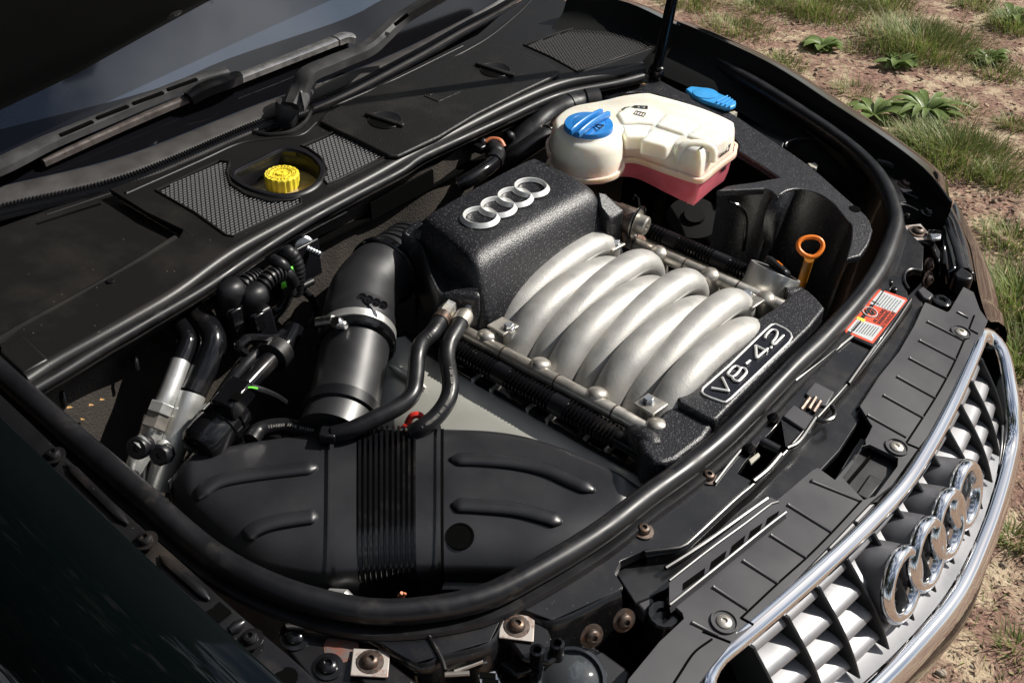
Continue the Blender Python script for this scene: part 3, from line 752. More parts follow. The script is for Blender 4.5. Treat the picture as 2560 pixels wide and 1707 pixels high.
# hatch over the electronics with two turn-locks
t = thing('access_hatch', 'large black textured hatch with two turn-locks on the plenum cover', 'hatch', V(-.55, .2, .1))
def hz(t_, x, y, o=.007): return cw(t_, x, y, o)
hp = [hz('A', 2085, 790), hz('A', 2120, 740), hz('B', 250, 560), hz('B', 600, 420), hz('B', 960, 285), hz('B', 1010, 285), hz('B', 1110, 310), hz('B', 1300, 375), hz('B', 1410, 440), hz('B', 1435, 470), hz('B', 1415, 490), hz('B', 1200, 590), hz('B', 900, 740), hz('B', 650, 890), hz('B', 450, 985), hz('B', 380, 1018), hz('B', 320, 1015), hz('B', 220, 965), hz('B', 60, 885), hz('A', 2200, 850)]
m = M(); m.slab(hp, .0068); finish('lid', m, 'hatch_plastic', t, bevel=.003, seg=3)
for x, y in ((295, 785), (1015, 458)):
    c = hz('B', x, y, .0072)
    m = M(); m.lathe([(.0275, .0), (.0275, .0004), (.0265, .0012), (.025, .0004), (.001, .0003)], c, (.085, 0, 1), 40); k = finish('turn_lock', m, 'satin_black', t)
    a, b = hz('B', x-128, y-35, .008), hz('B', x+122, y+42, .008); d = (b-a); 
    m = M(); m.box((a+b)/2+V(0, 0, .0015), (d.length, .009, .006), (d.normalized(), V(-d.y, d.x, 0).normalized(), V(.085, 0, 1).normalized())); finish('grip', m, 'hatch_plastic', k, bevel=.002)
    m = M(); s_ = V(-d.y, d.x, 0).normalized(); mid = (a+b)/2; ar = []
    for i in range(15):
        th = math.pi*i/14; ar.append(mid - d.normalized()*.0262*math.cos(th) - s_*.0262*math.sin(th) + V(0, 0, -.0002))
    m.slab([p for p in ar], .0004); finish('thumb_recess', m, 'void', k)
m = M(); q = [hz('B', 552, 628, .0076), hz('B', 642, 664, .0076), hz('B', 786, 600, .0076)]
m.tube([q[0], q[1]], .0011, 6); m.tube([q[1], q[2]], .0011, 6); m.tube([hz('B', 585, 622, .0076), hz('B', 605, 614, .0076)], .0011, 6); finish('moulded_mark', m, 'hatch_plastic', t)

# strip along the foot of the screen, with its comb edge
t = thing('screen_trim', 'grey dusty trim strip with comb edge along the windscreen foot', 'trim strip', V(-.7, 0, .09))
up_ = along([scr('A', -700, 1405, .004), scr('A', 0, 1220, .004), scr('A', 830, 1015, .004), scr('A', 1700, 677, .004), scr('B', 0, 497, .004), scr('B', 500, 285, .004), scr('B', 1050, -5, .004), scr('B', 1500, -330, .004)], 60)
dn = along([at('A', -700, 1560, .115), at('A', 0, 1352, .112), at('A', 830, 1150, .110), at('A', 1640, 815, .110), at('B', 0, 590, .112), at('B', 500, 335, .114), at('B', 800, 165, .115), at('B', 1140, -20, .118), at('B', 1600, -330, .12)], 60)
m = M(); m.grid([up_, [p.lerp(q, .3)+V(0, 0, .004) for p, q in zip(up_, dn)], [p.lerp(q, .8)+V(0, 0, .003) for p, q in zip(up_, dn)], dn, [q+V(.004, 0, -.012) for q in dn]]); finish('strip', m, 'trim_grey', t, ang=60)
fine = along(dn, 330); m = M()
for i, p in enumerate(fine):
    if i+1 < len(fine):
        d = (fine[i+1]-p).normalized(); m.box(p+V(.003, 0, .0015), (.010, .0021, .0040), (V(d.y, -d.x, 0).normalized(), d, V(0, 0, 1)))
finish('comb_teeth', m, 'satin_black', t, merge=False, kind='stuff')
m = M(); m.tube([p+V(.013, 0, -.012) for p in dn], .004, 8); finish('edge_bead', m, 'gloss_black', t)

# seal along the cover's front edge, in its metal channel
t = thing('plenum_seal', 'glossy black ribbed seal along the front of the plenum cover', 'rubber seal', V(-.4, 0, .03))
c1 = [cw(*q, -.002) for q in [('S1', 330, 1130), ('S1', 700, 915), ('S1', 1000, 730), ('S1', 1600, 382), ('S1', 2200, 34), ('S2', 600, 1012), ('S2', 1200, 634), ('S2', 1700, 362), ('S2', 2260, 72), ('S3', 300, 772), ('S3', 600, 632), ('S3', 1000, 452), ('S3', 1500, 232), ('S3', 2000, 128), ('S3', 2240, 66)]]
c2 = [at(*q, .048) for q in [('S1', 700, 1150), ('S1', 900, 1015), ('S1', 1400, 722), ('S1', 1800, 500), ('S1', 2250, 205), ('S2', 800, 1060), ('S2', 1300, 762), ('S2', 1640, 585), ('S2', 2050, 350), ('S2', 2265, 235), ('S3', 600, 790), ('S3', 1000, 592), ('S3', 1400, 412), ('S3', 1560, 330), ('S3', 1900, 215), ('S3', 2250, 110)]]
a_ = along(c1, 80); b_ = along(c2, 80); f_ = along(front, 80)
m = M(); m.grid([[p+V(0, 0, 0) for p in f_], [p+V(.005, 0, -.0012) for p in f_], [p+V(.009, 0, -.0045) for p in f_], [p+V(.011, 0, -.010) for p in f_], [p+V(.011, 0, -.02) for p in f_]]); finish('rolled_edge', m, 'cowl_plastic', t, ang=80)
m = M(); m.tube([p+V(0, 0, -.010) for p in a_], .0070, 18); finish('bulb', m, 'rubber', t, ang=80)
rows = []
for k in range(13):
    f = k/12; rows.append([(p+V(.008, 0, -.016)).lerp(q, f) + V(.0035*math.sin(f*math.pi*3)*(1-f), 0, .004*math.sin(f*math.pi)) for p, q in zip(a_, b_)])
rows.append([q+V(-.002, 0, -.004) for q in b_])
m = M(); m.grid(rows); finish('skirt', m, 'rubber', t, ang=60)
m = M(); m.tube(b_[12:72], .0017, 8); finish('channel_edge', m, 'rail_steel', t)

# brake fluid reservoir in its opening
t = thing('brake_fluid_reservoir', 'brake fluid reservoir with ribbed yellow screw cap in round opening', 'reservoir', at('A', 1840, 1240, .01))
c = at('A', 1838, 1130, .092); c0 = V(c.x, c.y, .055)
m = M(); m.lathe([(.075, -.03), (.078, -.006), (.074, .0), (.001, .002)], V(c.x+.012, c.y+.02, .070), n=30); finish('tank_top', m, mat('reservoir_amber', (.42, .34, .16), .35, var=(30, .35), dust=(16, (.30, .15, .10), .5, .75)), t)
m = M(); rr = .0265
m.lathe([(rr*1.02, -.028), (rr*1.02, -.024), (rr*.97, -.0235), (rr, -.002), (rr*.95, 0), (rr*.62, .0003), (rr*.60, -.0012), (rr*.30, -.0012), (rr*.28, .0012), (rr*.12, .0012), (rr*.10, -.001), (.0003, -.001)], c, n=72, wob=lambda k, n: 1.0 if (k % 4) < 2 else .955); k = finish('cap', m, 'cap_yellow', t, ang=30)
for j in range(3):
    rr2 = (.0215, .0185, .0120)[j]
    m = M()
    for i in range(26):
        if (i+j*3) % 7 == 0: continue
        th = 2*math.pi*i/26; m.box(c+V(rr2*math.cos(th), rr2*math.sin(th), .0004), (.0017, .0026 if j < 2 else .0014, .0004), (V(math.cos(th), math.sin(th), 0), V(-math.sin(th), math.cos(th), 0), V(0, 0, 1)))
    finish('cap_print', m, 'cap_yellow_print', k, merge=False, kind='stuff')
m = M(); m.slab([V(c.x-.09, c.y-.12, .058), V(c.x+.09, c.y-.12, .058), V(c.x+.09, c.y+.10, .058), V(c.x-.09, c.y+.10, .058)], .01); finish('well_floor', m, 'void', t)

# insulation felt on the bulkhead
random.seed(3)
t = thing('bulkhead_felt', 'brown grey felt insulation on the bulkhead behind the engine', 'insulation', V(-.42, -.1, -.3))
def fb(p):
    return V(.006*math.sin(p.y*17+p.z*9)+.004*math.sin(p.y*41-p.z*23), 0, 0)
ys = [-.66, -.60, -.50, -.35, -.2, -.05, .10, .25, .40]
rows = []
for z, x in ((.06, -.425), (.02, -.422), (-.03, -.415), (-.10, -.40), (-.20, -.365), (-.34, -.33)):
    rows.append([V(x+(.10 if y < -.62 else .035 if y < -.55 else 0)*(0.4-z*2), y, z) for y in ys])
m = M(); m.patch(rows, 40, 90, fb); finish('mat', m, 'felt', t, ang=180)
for q in (('D', 865, 890), ('D', 395, 1120)):
    p = atX(*q, -.408); m = M(); m.tube([p, p+V(.006, 0, 0), p+V(.010, -.002, -.004), p+V(.012, -.004, -.014)], .0032, 8); m.lathe([(.008, -.001), (.007, .001), (.0004, .001)], p, (1, 0, 0), 12); finish('felt_clip', m, 'satin_black', t)
m = M(); p, q = atX('B', 200, 1330, -.41), atX('B', 610, 1110, -.41)
m.slab([p, q, q+V(0, 0, -.03), p+V(0, 0, -.03)], .004, (-1, 0, 0)); finish('opening_patch', m, 'void', t)
for i, (x, y) in enumerate(((430, 1190), (460, 1215), (540, 1295), (600, 1200), (670, 1165))):
    p = atX('D', x, y, -.375); m = M(); a = random.random()*6
    m.add([p, p+V(.001, .004*math.cos(a), .003), p+V(.002, .006*math.cos(a), .001), p+V(.0015, .002, -.0025)], [(0, 1, 2, 3)]); o = finish('dead_leaf', m, 'leaf_dead')
    tag(o, ['curled dead leaf scrap in the felt corner', 'tiny yellow leaf scrap below the leaf scrap', 'orange leaf crumb lying on bare felt', 'dry leaf crumb at the felt fold', 'small pale leaf crumb beside the fold'][i], 'leaf', 'leaf scraps on the felt')
# ================================================================ engine
t = thing('engine_block', 'dark engine block hidden beneath the covers', 'engine', V(0, 0, -.45))
m = M(); m.box((-.05, 0, -.30), (.50, .36, .34)); m.box((-.03, 0, -.12), (.46, .16, .12)); finish('block', m, 'void', t, bevel=.02)
for s_ in (-1, 1):
    m = M(); X = V(1, 0, 0); Y = V(0, .72*s_, -.69); Z = V(0, .69, .72*s_)*s_
    m.box((0, .245*s_, -.15), (.44, .16, .12), (X, Y.normalized(), Z.normalized())); finish('cylinder_head', m, 'satin_black', t, bevel=.01)

# ---- rear engine cover with the ring emblem
t = thing('engine_cover', 'black crackle-finish engine cover carrying four interlocked silver rings', 'engine cover', V(-.2, 0, -.02))
zt = .098
tp = [at('N', 215, 600, zt), at('N', 1258, 32, zt), at('N', 1840, 340, zt-.004), at('N', 705, 1010, zt-.004)]
bl_, br_, fr_, fl_ = tp
def colrow(x_off, z, ins=0): return None
m = M()
# lofted lid: flat top, rounded front shoulder, sloping front face, steep sides
sec = [(-.035, -.10), (-.012, -.045), (-.004, -.010), (.004, -.001), (.03, .000), (.5, .003), (.84, .0012), (.91, -.0012), (.97, -.0050), (1.02, -.0110), (1.07, -.0210), (1.13, -.0390), (1.22, -.070), (1.30, -.105)]
rows = []
for f, dz in sec:
    a = bl_.lerp(fl_, f); b = br_.lerp(fr_, f); r = []
    w = (b-a); L = w.length; w.normalize()
    spread = .010*max(0, f-.95)/.25
    for g_, dd in ((-.022, -.10), (-.012, -.05), (-.004, -.012), (.001, -.004), (.008, 0), (.25*L, .0015), (.5*L, .002), (.75*L, .0015), (L-.008, 0), (L-.001, -.004), (L+.005, -.012), (L+.014, -.05), (L+.024, -.10)):
        r.append(a + w*g_ + V(0, 0, dz+dd))
    rows.append(r)
m.grid(rows); finish('lid', m, 'crackle', t, ang=60, sub=1)
# near-side wing of the cover that wraps the intake hose
zw = .055
wing_t = [at('E', 520, -10, .085), at('E', 400, 60, .075), at('E', 440, 95, .07), at('E', 520, 150, .066), at('E', 560, 260, .062), at('E', 600, 380, .058), at('E', 645, 480, .052), at('E', 660, 475, .052), at('E', 760, 455, .056), at('E', 860, 448, .058), at('E', 905, 470, .056)]
wing_i = [at('E', 560, 20, .085), at('E', 530, 80, .075), at('E', 570, 130, .064), at('E', 610, 190, .050), at('E', 640, 260, .044), at('E', 670, 330, .040), at('E', 700, 400, .040), at('E', 740, 420, .046), at('E', 800, 400, .052), at('E', 850, 380, .058), at('E', 890, 330, .070)]
m = M(); A_ = along(wing_t, 30); B_ = along(wing_i, 30)
m.grid([[p+V(-.002, -.004, -.09) for p in A_], [p+V(-.001, -.003, -.012) for p in A_], [p+V(0, 0, -.002) for p in A_], [p.lerp(q, .12) for p, q in zip(A_, B_)], [p.lerp(q, .5)+V(0, 0, -.008) for p, q in zip(A_, B_)], B_, [q+V(0, .03, .008) for q in B_]])
finish('side_wing', m, 'crackle', t, ang=50, sub=1)
m = M(); p = [at('E', 645, 480, .050), at('E', 860, 450, .056), at('E', 912, 470, .055), at('E', 890, 520, .048)]
m.slab([at('E', 650, 478, .0515), at('E', 760, 452, .0555), at('E', 862, 446, .0575), at('E', 912, 462, .0555), at('E', 918, 500, .052), at('E', 870, 512, .050)], .075); finish('side_skirt', m, 'crackle', t, bevel=.004, seg=3)
# far corner step
m = M(); q = [at('N', 1850, 345, .090), at('B', 1720, 1270, .075), at('B', 1790, 1300, .072), at('B', 1860, 1370, .065), at('B', 1760, 1440, .06), at('B', 1690, 1360, .07)]
m.slab(q, .08); finish('corner_step', m, 'crackle', t, bevel=.005, seg=3)
# emblem
RX, RZ, RD = -.2073, zt+.0032, .0373
prev = None
m = M(); prof = []
def ring(cx, cy, cz, R, wd, h, ax=None, n=64):
    """flat-topped bevelled ring"""
    ax = ax or (V(1, 0, 0), V(0, 1, 0), V(0, 0, 1)); mm = M(); rows = []
    for k in range(n):
        th = 2*math.pi*k/n; d = ax[0]*math.cos(th)+ax[1]*math.sin(th); c = V(cx, cy, cz)
        rows.append([c+d*(R-wd/2-.0008)-ax[2]*.001, c+d*(R-wd*.28)+ax[2]*h, c+d*(R-wd*.05)+ax[2]*h*1.12, c+d*(R+wd/2+.0012)-ax[2]*.001])
    mm.grid(rows, closed_u=True, closed_v=True); return mm
for i in range(4):
    y = (i-1.5)*RD
    m = ring(RX, y, RZ+.0002*i, .0242, .0062, .0042); finish('emblem_ring', m, 'emblem', t, ang=40)

# ---- intake manifold: eight cast runners
t = thing('intake_manifold', 'silver cast alloy intake manifold with eight curved runners', 'intake manifold', V(.03, 0, -.1))
X0, PT = -.113, .0765
m = M(); m.box((.02, .0, -.058), (.30, .20, .07)); finish('plenum', m, 'cast_alloy', t, bevel=.03, seg=4)
for k in range(4):
    xa = X0+PT*k
    pa = [V(xa-.003, yy, zz) for yy, zz in ((.152, -.085), (.147, -.035), (.131, .004), (.101, .0225), (.06, .0280), (.01, .0270), (-.04, .0200), (-.085, .0050), (-.122, -.022), (-.145, -.06))]
    ra = [.020, .021, .0218, .0218, .0212, .0206, .0200, .0194, .018, .016]
    P = along(pa, 40); R_ = [catmull([V(r, 0, 0) for r in ra], 40)[i].x for i in range(40)]
    m = M(); m.tube(P, R_, 28, up=(0, .0, 1), flat=(1.06, .84)); finish('runner', m, 'cast_alloy', t, ang=80)
    # raised seam that wraps the shoulder
    m = M(); c = [V(xa+.0165, .143, -.03), V(xa+.0172, .126, .006), V(xa+.0172, .096, .0225), V(xa+.0172, .06, .0255), V(xa+.0175, .01, .0235), V(xa+.0185, -.04, .014)]
    m.tube(along(c, 24), [.001+.0026*math.sin(math.pi*i/23) for i in range(24)], 8); finish('runner_seam', m, 'cast_alloy', t, ang=80)
    xb = X0+.0405+PT*k
    pb = [V(xb, yy, zz) for yy, zz in ((.124, -.05), (.108, -.014), (.080, .009), (.04, .0215), (-.01, .0272), (-.06, .0258), (-.105, .0125), (-.14, -.018), (-.165, -.07))]
    rb = [.018, .0195, .0205, .0210, .0212, .0212, .0206, .0195, .017]
    P = along(pb, 40); R_ = [catmull([V(r, 0, 0) for r in rb], 40)[i].x for i in range(40)]
    m = M(); m.tube(P, R_, 28, up=(0, 0, 1), flat=(1.06, .84)); finish('runner', m, 'cast_alloy', t, ang=80)
    m = M(); c = [V(xb+.0165, .03, .0195), V(xb+.0175, -.02, .0215), V(xb+.0178, -.065, .0175), V(xb+.0178, -.105, .004), V(xb+.0165, -.140, -.026)]
    m.tube(along(c, 24), [.0008+.0024*math.sin(math.pi*i/23) for i in range(24)], 8); finish('runner_seam', m, 'cast_alloy', t, ang=80)

# ---- fuel rails
def bumped_rail(label, y, x0, x1, bumps, joints, side, rear=None):
    t = thing('fuel_rail', label, 'fuel rail', V((x0+x1)/2, y, -.03), 'fuel rails')
    m = M(); m.tube([V(x0, y, 0), V(x0+.004, y, 0), V(x1-.004, y, 0), V(x1, y, 0)], [.008, .0105, .0105, .008], 18); finish('pipe', m, 'rail_steel', t)
    for b in bumps:
        m = M(); m.lathe([(.0145, -.03), (.0145, .006), (.0125, .0115), (.008, .0145), (.0004, .0153)], V(b, y+side*.006, 0), (0, .25*side, 1), 20); c = finish('injector_cup', m, 'rail_steel', t)
        m = M(); m.lathe([(.008, -.075), (.008, -.05), (.011, -.048), (.011, -.028)], V(b, y+side*.006, 0), (0, .25*side, 1), 14); finish('injector_body', m, 'rust_bolt', c)
    for j in joints:
        m = M(); m.tube([V(j-.0012, y, 0), V(j+.0012, y, 0)], .0109, 18); finish('joint_ring', m, 'rust_bolt', t)
    return t
rn = bumped_rail('tarnished steel fuel rail beside the pair of rubber hoses', -.1707, -.155, .185, (-.100, -.008, .083, .172), (-.0645, .0255, .1155), 1)
rf = bumped_rail('tarnished steel fuel rail beside the oil filler cap', .1707, -.150, .172, (-.045, .046, .138), (-.09, 0, .09), -1)
def bracket(par, c, dx, dy, lug=True):
    m = M(); m.slab([c+V(-.017, -.014, 0)+V(0, 0, 0), c+V(.014, -.016, 0), c+V(.017, .014, 0), c+V(-.014, .015, 0)], .004); b = finish('bracket', m, 'rail_steel', par, bevel=.0015)
    m = M(); m.tube([c+V(dx, dy, -.003), c+V(dx, dy, -.035)], .0085, 14); finish('boss', m, 'cast_alloy', par)
    hexbolt(par, c+V(dx, dy, 0), .0068, 'zinc')
def hexbolt(par, p, r, mt, axis=(0, 0, 1), h=.006, name='bolt'):
    m = M(); m.lathe([(r*1.25, 0), (r*1.25, .0012), (r*1.0, .0012), (r*1.0, .0012+h*.8), (r*.82, h+.001), (.0003, h+.001)], p, axis, 6); return finish(name, m, mt, par, ang=30)
bracket(rn, at('Z1', 460, 225, .018), .010, .000); bracket(rn, at('Z1', 2040, 1060, .018), -.004, .0)
bracket(rf, at('Z2', 120, 460, .018), .006, .002); bracket(rf, at('Z2', 1600, 1060, .016), -.008, .006)
# pressure regulator at the rear end of the far rail
c = at('Z2', 300, 210, .038); ax = (at('Z2', 545, 300, .036)-at('Z2', 200, 170, .04)).normalized()
t = thing('pressure_regulator', 'round fuel pressure regulator with spring clip at the rail end', 'regulator', V(c.x, c.y, 0))
m = M(); m.lathe([(.012, -.045), (.019, -.044), (.019, -.020), (.0205, -.018), (.0205, .010), (.019, .012)], c, ax, 24); finish('body', m, 'rust_bolt', t)
m = M(); m.lathe([(.024, .012), (.024, .015), (.015, .0155), (.015, .030), (.0125, .0325), (.006, .0325), (.0055, .030), (.0004, .030)], c, ax, 28); finish('end_cap', m, 'rail_steel', t)
u = V(0, 0, 1); w = ax.cross(u).normalized(); u = w.cross(ax)
m = M(); arc = [c+ax*.016+(u*math.cos(a)+w*math.sin(a))*.026 for a in [i*.2 for i in range(32)]]
m.tube(arc, .0016, 6, closed=False); m.tube([c+ax*.016+u*.026, c+ax*.010+u*.042, c+ax*.004+u*.045, c+ax*.002+u*.036], .0016, 6); finish('spring_clip', m, 'gloss_black', t)
m = M(); m.tube([c+V(-.01, 0, -.01), c+V(0, 0, -.045)], .011, 12); finish('outlet', m, 'rust_bolt', t)

# ---- corrugated wiring conduits
def conduit(label, p0, p1, r, segs, name='wiring_conduit'):
    t = thing(name, label, 'wiring conduit', (p0+p1)/2+V(0, 0, -.015), 'wiring conduits')
    d = p1-p0
    m = M(); m.tube([p0, p0.lerp(p1, .5), p1], r*.93, 16); finish('tube', m, 'gloss_black', t)
    for a, b in segs:
        n = int((b-a)*d.length/.0056); P = []; R_ = []
        for i in range(n*4+1):
            P.append(p0+d*(a+(b-a)*i/(n*4))); R_.append(r*(1.05+.12*(1 if i % 4 in (1, 2) else -1)))
        m = M(); m.tube(P, R_, 16); finish('corrugation', m, 'gloss_black', t, ang=50)
    for a, b in zip(segs, segs[1:]):
        m = M(); f = (a[1]+b[0])/2; w = (b[0]-a[1])*.46; m.tube([p0+d*(f-w), p0+d*(f+w)], r*1.16, 16); finish('clip', m, 'satin_black', t)
    return t
conduit('ribbed black wiring conduit lying along the grey valve cover', at('E', 720, 815, -.014), at('E', 1985, 1520, -.014), .0125, ((.06, .26), (.34, .56), (.64, .88)))
conduit('ribbed black wiring conduit ending beside the oil filler cap', at('Z2', 500, 320, -.012), at('Z2', 2040, 985, -.012), .0120, ((.02, .14), (.24, .48), (.60, .84)))

# ---- valve covers
t = thing('valve_cover', 'smooth grey valve cover partly hidden below the air filter housing', 'valve cover', V(0, -.3, -.15), 'valve covers')
def vz(y): return -.045-.42*max(0, -.215-y)
a0 = [at('E', 420, 760, -.04), at('E', 560, 885, -.04), at('E', 900, 1085, -.04), at('E', 1300, 1315, -.04), at('E', 1700, 1545, -.04), at('H', 2070, 285, -.04)]
A_ = along(a0, 30)
m = M(); m.grid([[p+V(0, .012, -.03) for p in A_], [p+V(0, .003, -.001) for p in A_], A_, [p+V(-.004, -.012, .002) for p in A_], [p+V(-.008, -.040, -.002) for p in A_], [p+V(-.012, -.075, -.010) for p in A_], [p+V(-.014, -.11, -.024) for p in A_], [p+V(-.016, -.135, -.07) for p in A_], [p+V(-.016, -.135, -.2) for p in A_]]); finish('shell', m, 'valve_grey', t, ang=70)
m = M(); m.tube([p+V(-.004, .006, .001) for p in A_], .0035, 8); finish('gasket_edge', m, 'gloss_black', t)
m = M(); m.grid([[p+V(0, .010, .0) for p in A_], [p+V(0, .03, -.012) for p in A_], [p+V(0, .035, -.03) for p in A_]]); finish('coil_tray', m, 'gloss_black', t)
for x, y in ((950, 1065), (1310, 1255), (1690, 1450)):
    p = at('E', x, y, -.036); m = M(); m.box(p+V(.0, .004, -.006), (.028, .022, .012)); k = finish('coil_clip', m, 'void', t, bevel=.002)
    for s_ in (-1, 1):
        m = M(); m.slab([p+V(s_*.016-.003, -.008, .002), p+V(s_*.016+.003, -.010, .003), p+V(s_*.016+.002, .012, .004), p+V(s_*.016-.003, .012, .003)], .010); finish('clip_tab', m, 'bright_alloy', k, bevel=.001)
m = M(); m.tube(along([at('E', 330, 955, -.035), at('E', 440, 1020, -.036), at('E', 560, 1100, -.040)], 10), [.003, .005, .006, .006, .006, .006, .006, .006, .005, .002], 10); finish('moulded_rib', m, 'valve_grey', t)
for pts in ([(390, 1345, -.06), (500, 1245, -.055), (640, 1290, -.055), (790, 1375, -.055)],):
    m = M(); m.slab([at('E', *q) for q in pts], .008); finish('red_grommet', m, 'red', t, bevel=.003)
m = M(); m.tube(catmull([at('E', 440, 1330, -.03), at('E', 470, 1280, -.02), at('E', 520, 1275, -.02), at('E', 555, 1320, -.03)], 14), .0045, 8); finish('red_tab', m, 'red', t)
t = thing('valve_cover', 'narrow strip of grey valve cover with oil filler neck', 'valve cover', V(0, .22, -.15), 'valve covers')
a0 = along([at('Z2', 560, 325, -.02), at('Z2', 1100, 545, -.02), at('Z2', 1500, 715, -.02), at('Z2', 1640, 790, -.02), at('Z2', 2080, 1010, -.02)], 20)
m = M(); m.grid([[p+V(0, -.03, -.03) for p in a0], [p+V(0, -.012, -.004) for p in a0], [p+V(0, -.004, 0) for p in a0], [p+V(0, .004, -.001) for p in a0], [p+V(0, .012, -.02) for p in a0], [p+V(0, .07, -.09) for p in a0]]); finish('shell', m, 'valve_grey', t, ang=70)
for q in ((570, 330, 720, 380), (1050, 505, 1225, 590)):
    p, r_ = at('Z2', q[0], q[1], -.012), at('Z2', q[2], q[3], -.012); d = r_-p
    m = M(); m.slab([p, r_, r_+V(-.012, .014, -.004), p+V(-.012, .014, -.004)], .008); finish('red_tab', m, 'red', t, bevel=.002)
t = thing('oil_filler', 'silver oil filler neck with black cap beside the orange dipstick', 'oil filler', at('Z2', 1870, 880, -.06))
c = at('Z2', 1880, 755, .002); OAX = V(.06, .50, .86).normalized()
m = M(); m.lathe([(.034, -.06), (.0385, -.035), (.0395, -.002), (.039, .0), (.0355, .0), (.035, -.010), (.001, -.010)], c, OAX, 40); finish('neck', m, 'bright_alloy', t)
m = M(); m.lathe([(.031, -.014), (.031, -.003), (.028, 0), (.001, .0005)], c, OAX, 36); k = finish('cap', m, 'satin_black', t)
d = V(.9, -.42, 0).normalized(); m = M(); m.box(c+OAX*.006, (.050, .018, .012), (d, OAX.cross(d).normalized(), OAX)); finish('grip', m, 'satin_black', k, bevel=.005, seg=3)
m = M(); m.box(c+OAX*.0125, (.012, .005, .0008), (d, OAX.cross(d).normalized(), OAX)); finish('oil_symbol', m, 'orange', k)

# ---- dipstick
t = thing('dipstick', 'orange dipstick with looped handle standing in the dark recess', 'dipstick', at('Z2', 2160, 900, -.05))
p0 = at('F', 790, 430, -.06); p1 = at('F', 845, 250, .03); pr = at('F', 855, 185, .055)
m = M(); m.tube([p0, p0.lerp(p1, .5), p1], [.0068, .0070, .0072], 12); finish('shaft', m, 'orange_dark', t)
u = (RT*.93+UP*.1).normalized(); w = (UP+FW*.2).normalized(); w = (w-u*w.dot(u)).normalized(); lp = []
for i in range(28):
    a = 2*math.pi*i/28; sx_, sy_ = math.cos(a), math.sin(a)
    lp.append(pr + u*.0170*sx_*(1+.30*sy_) + w*.0150*(sy_ + .12*abs(sy_)))
m = M(); m.tube(lp, .0034, 12, closed=True); finish('loop', m, 'orange', t, ang=80)

# ---- front cover with the V8-4.2 plate
t = thing('front_cover', 'black crackle front engine cover bar carrying the V8-4.2 plate', 'engine cover', V(.19, 0, -.08))
fz = .021
fo = [at('F', x, y, fz) for x, y in [(790, 440), (835, 455), (890, 505), (948, 572), (850, 695), (660, 880), (450, 1085), (250, 1290), (228, 1302), (190, 1295), (0, 1195), (-30, 1150), (20, 1105), (230, 900), (430, 700), (560, 610), (640, 560), (720, 490)]]
m = M(); m.slab(fo, .045); finish('bar', m, 'crackle', t, bevel=.0035, seg=3)
fo2 = [at('E', x, y, .012) for x, y in [(2190, 1200), (2330, 1280), (2440, 1335), (2380, 1420), (2200, 1560), (2110, 1590), (2040, 1580), (1985, 1520), (1950, 1450), (1960, 1405), (2000, 1375), (2070, 1300), (2120, 1240)]]
m = M(); m.slab(fo2, .05); finish('end_shoulder', m, 'crackle', t, bevel=.007, seg=4)
c = at('E', 2030, 1480, .005); m = M(); m.tube(catmull([at('E', 1905, 1405, -.012), at('E', 1975, 1440, -.004), at('E', 2060, 1510, -.006), at('E', 2110, 1570, -.03)], 14), [.0135, .015, .016, .017, .018, .018, .018, .018, .018, .018, .018, .018, .018, .018], 16); finish('conduit_shroud', m, 'crackle', t, ang=80)
p = at('F', 740, 500, .004); m = M(); m.tube([at('F', 690, 500, -.010), at('F', 760, 500, -.010), at('F', 830, 560, -.02)], [.014, .016, .016], 14); finish('conduit_shroud', m, 'crackle', t, ang=80)
# plate
pz = fz+.0012
pc = [at('F', x, y, pz) for x, y in [(142, 1122), (150, 1098), (330, 940), (560, 715), (595, 685), (625, 680), (690, 712), (722, 740), (730, 765), (710, 800), (520, 985), (330, 1165), (300, 1188), (280, 1188), (200, 1160), (158, 1142)]]
m = M(); m.slab(pc, .001); pl = finish('badge_plate', m, 'plate_black', t)
m = M(); m.tube(pc, .0016, 8, closed=True, flat=(1, .9)); finish('badge_rim', m, 'letter_white', pl, ang=60)
GL = {'letter_v': [[(512, 1238), (795, 1288), (690, 1066)]],
      'digit_eight': [[(792, 985), (850, 915), (905, 882), (950, 892), (982, 925), (965, 965), (900, 1035), (850, 1052), (800, 1035), (778, 1008), (792, 985)], [(850, 1055), (880, 1105), (935, 1128), (975, 1110), (1070, 1010), (1085, 965), (1060, 925), (1010, 910), (985, 925)]],
      'hyphen': [[(1078, 848), (1142, 790)]],
      'digit_four': [[(1430, 645), (1238, 545), (1248, 752), (1432, 596)]],
      'decimal_point': [[(1476, 588), (1494, 572)]],
      'digit_two': [[(1392, 432), (1402, 385), (1470, 305), (1530, 288), (1578, 305), (1590, 345), (1565, 420), (1512, 490), (1512, 522), (1535, 532), (1690, 380)]]}
for k, st in GL.items():
    m = M()
    for ln in st:
        P = [at('Z3', x, y, pz+.0022) for x, y in ln]
        if len(P) > 5: P = along(P, 30)
        else:
            Q = []
            for a, b in zip(P, P[1:]): Q += [a.lerp(b, i/8) for i in range(9)]
            P = Q
        m.tube(P, .0019, 8, flat=(1, .8), up=(0, 0, 1))
    finish(k, m, 'letter_white', pl, ang=60, merge=False)

# ================================================================ intake hose from air filter to throttle
t = thing('intake_hose', 'wide black intake pipe with ribbed elbow and steel hose clamp', 'intake hose', V(-.2, -.3, -.08))
def z5(x, y, z): return at('Z5', x, y, z)
pp = [z5(150, 1480, -.035), z5(205, 1330, -.028), z5(262, 1080, -.018), z5(308, 840, -.006), z5(322, 770, -.002)]
P = along(pp, 30); m = M(); m.tube(P, .0455, 40, caps=True); finish('pipe', m, 'pipe_black', t, ang=80)
d = (P[-1]-P[-2]).normalized()
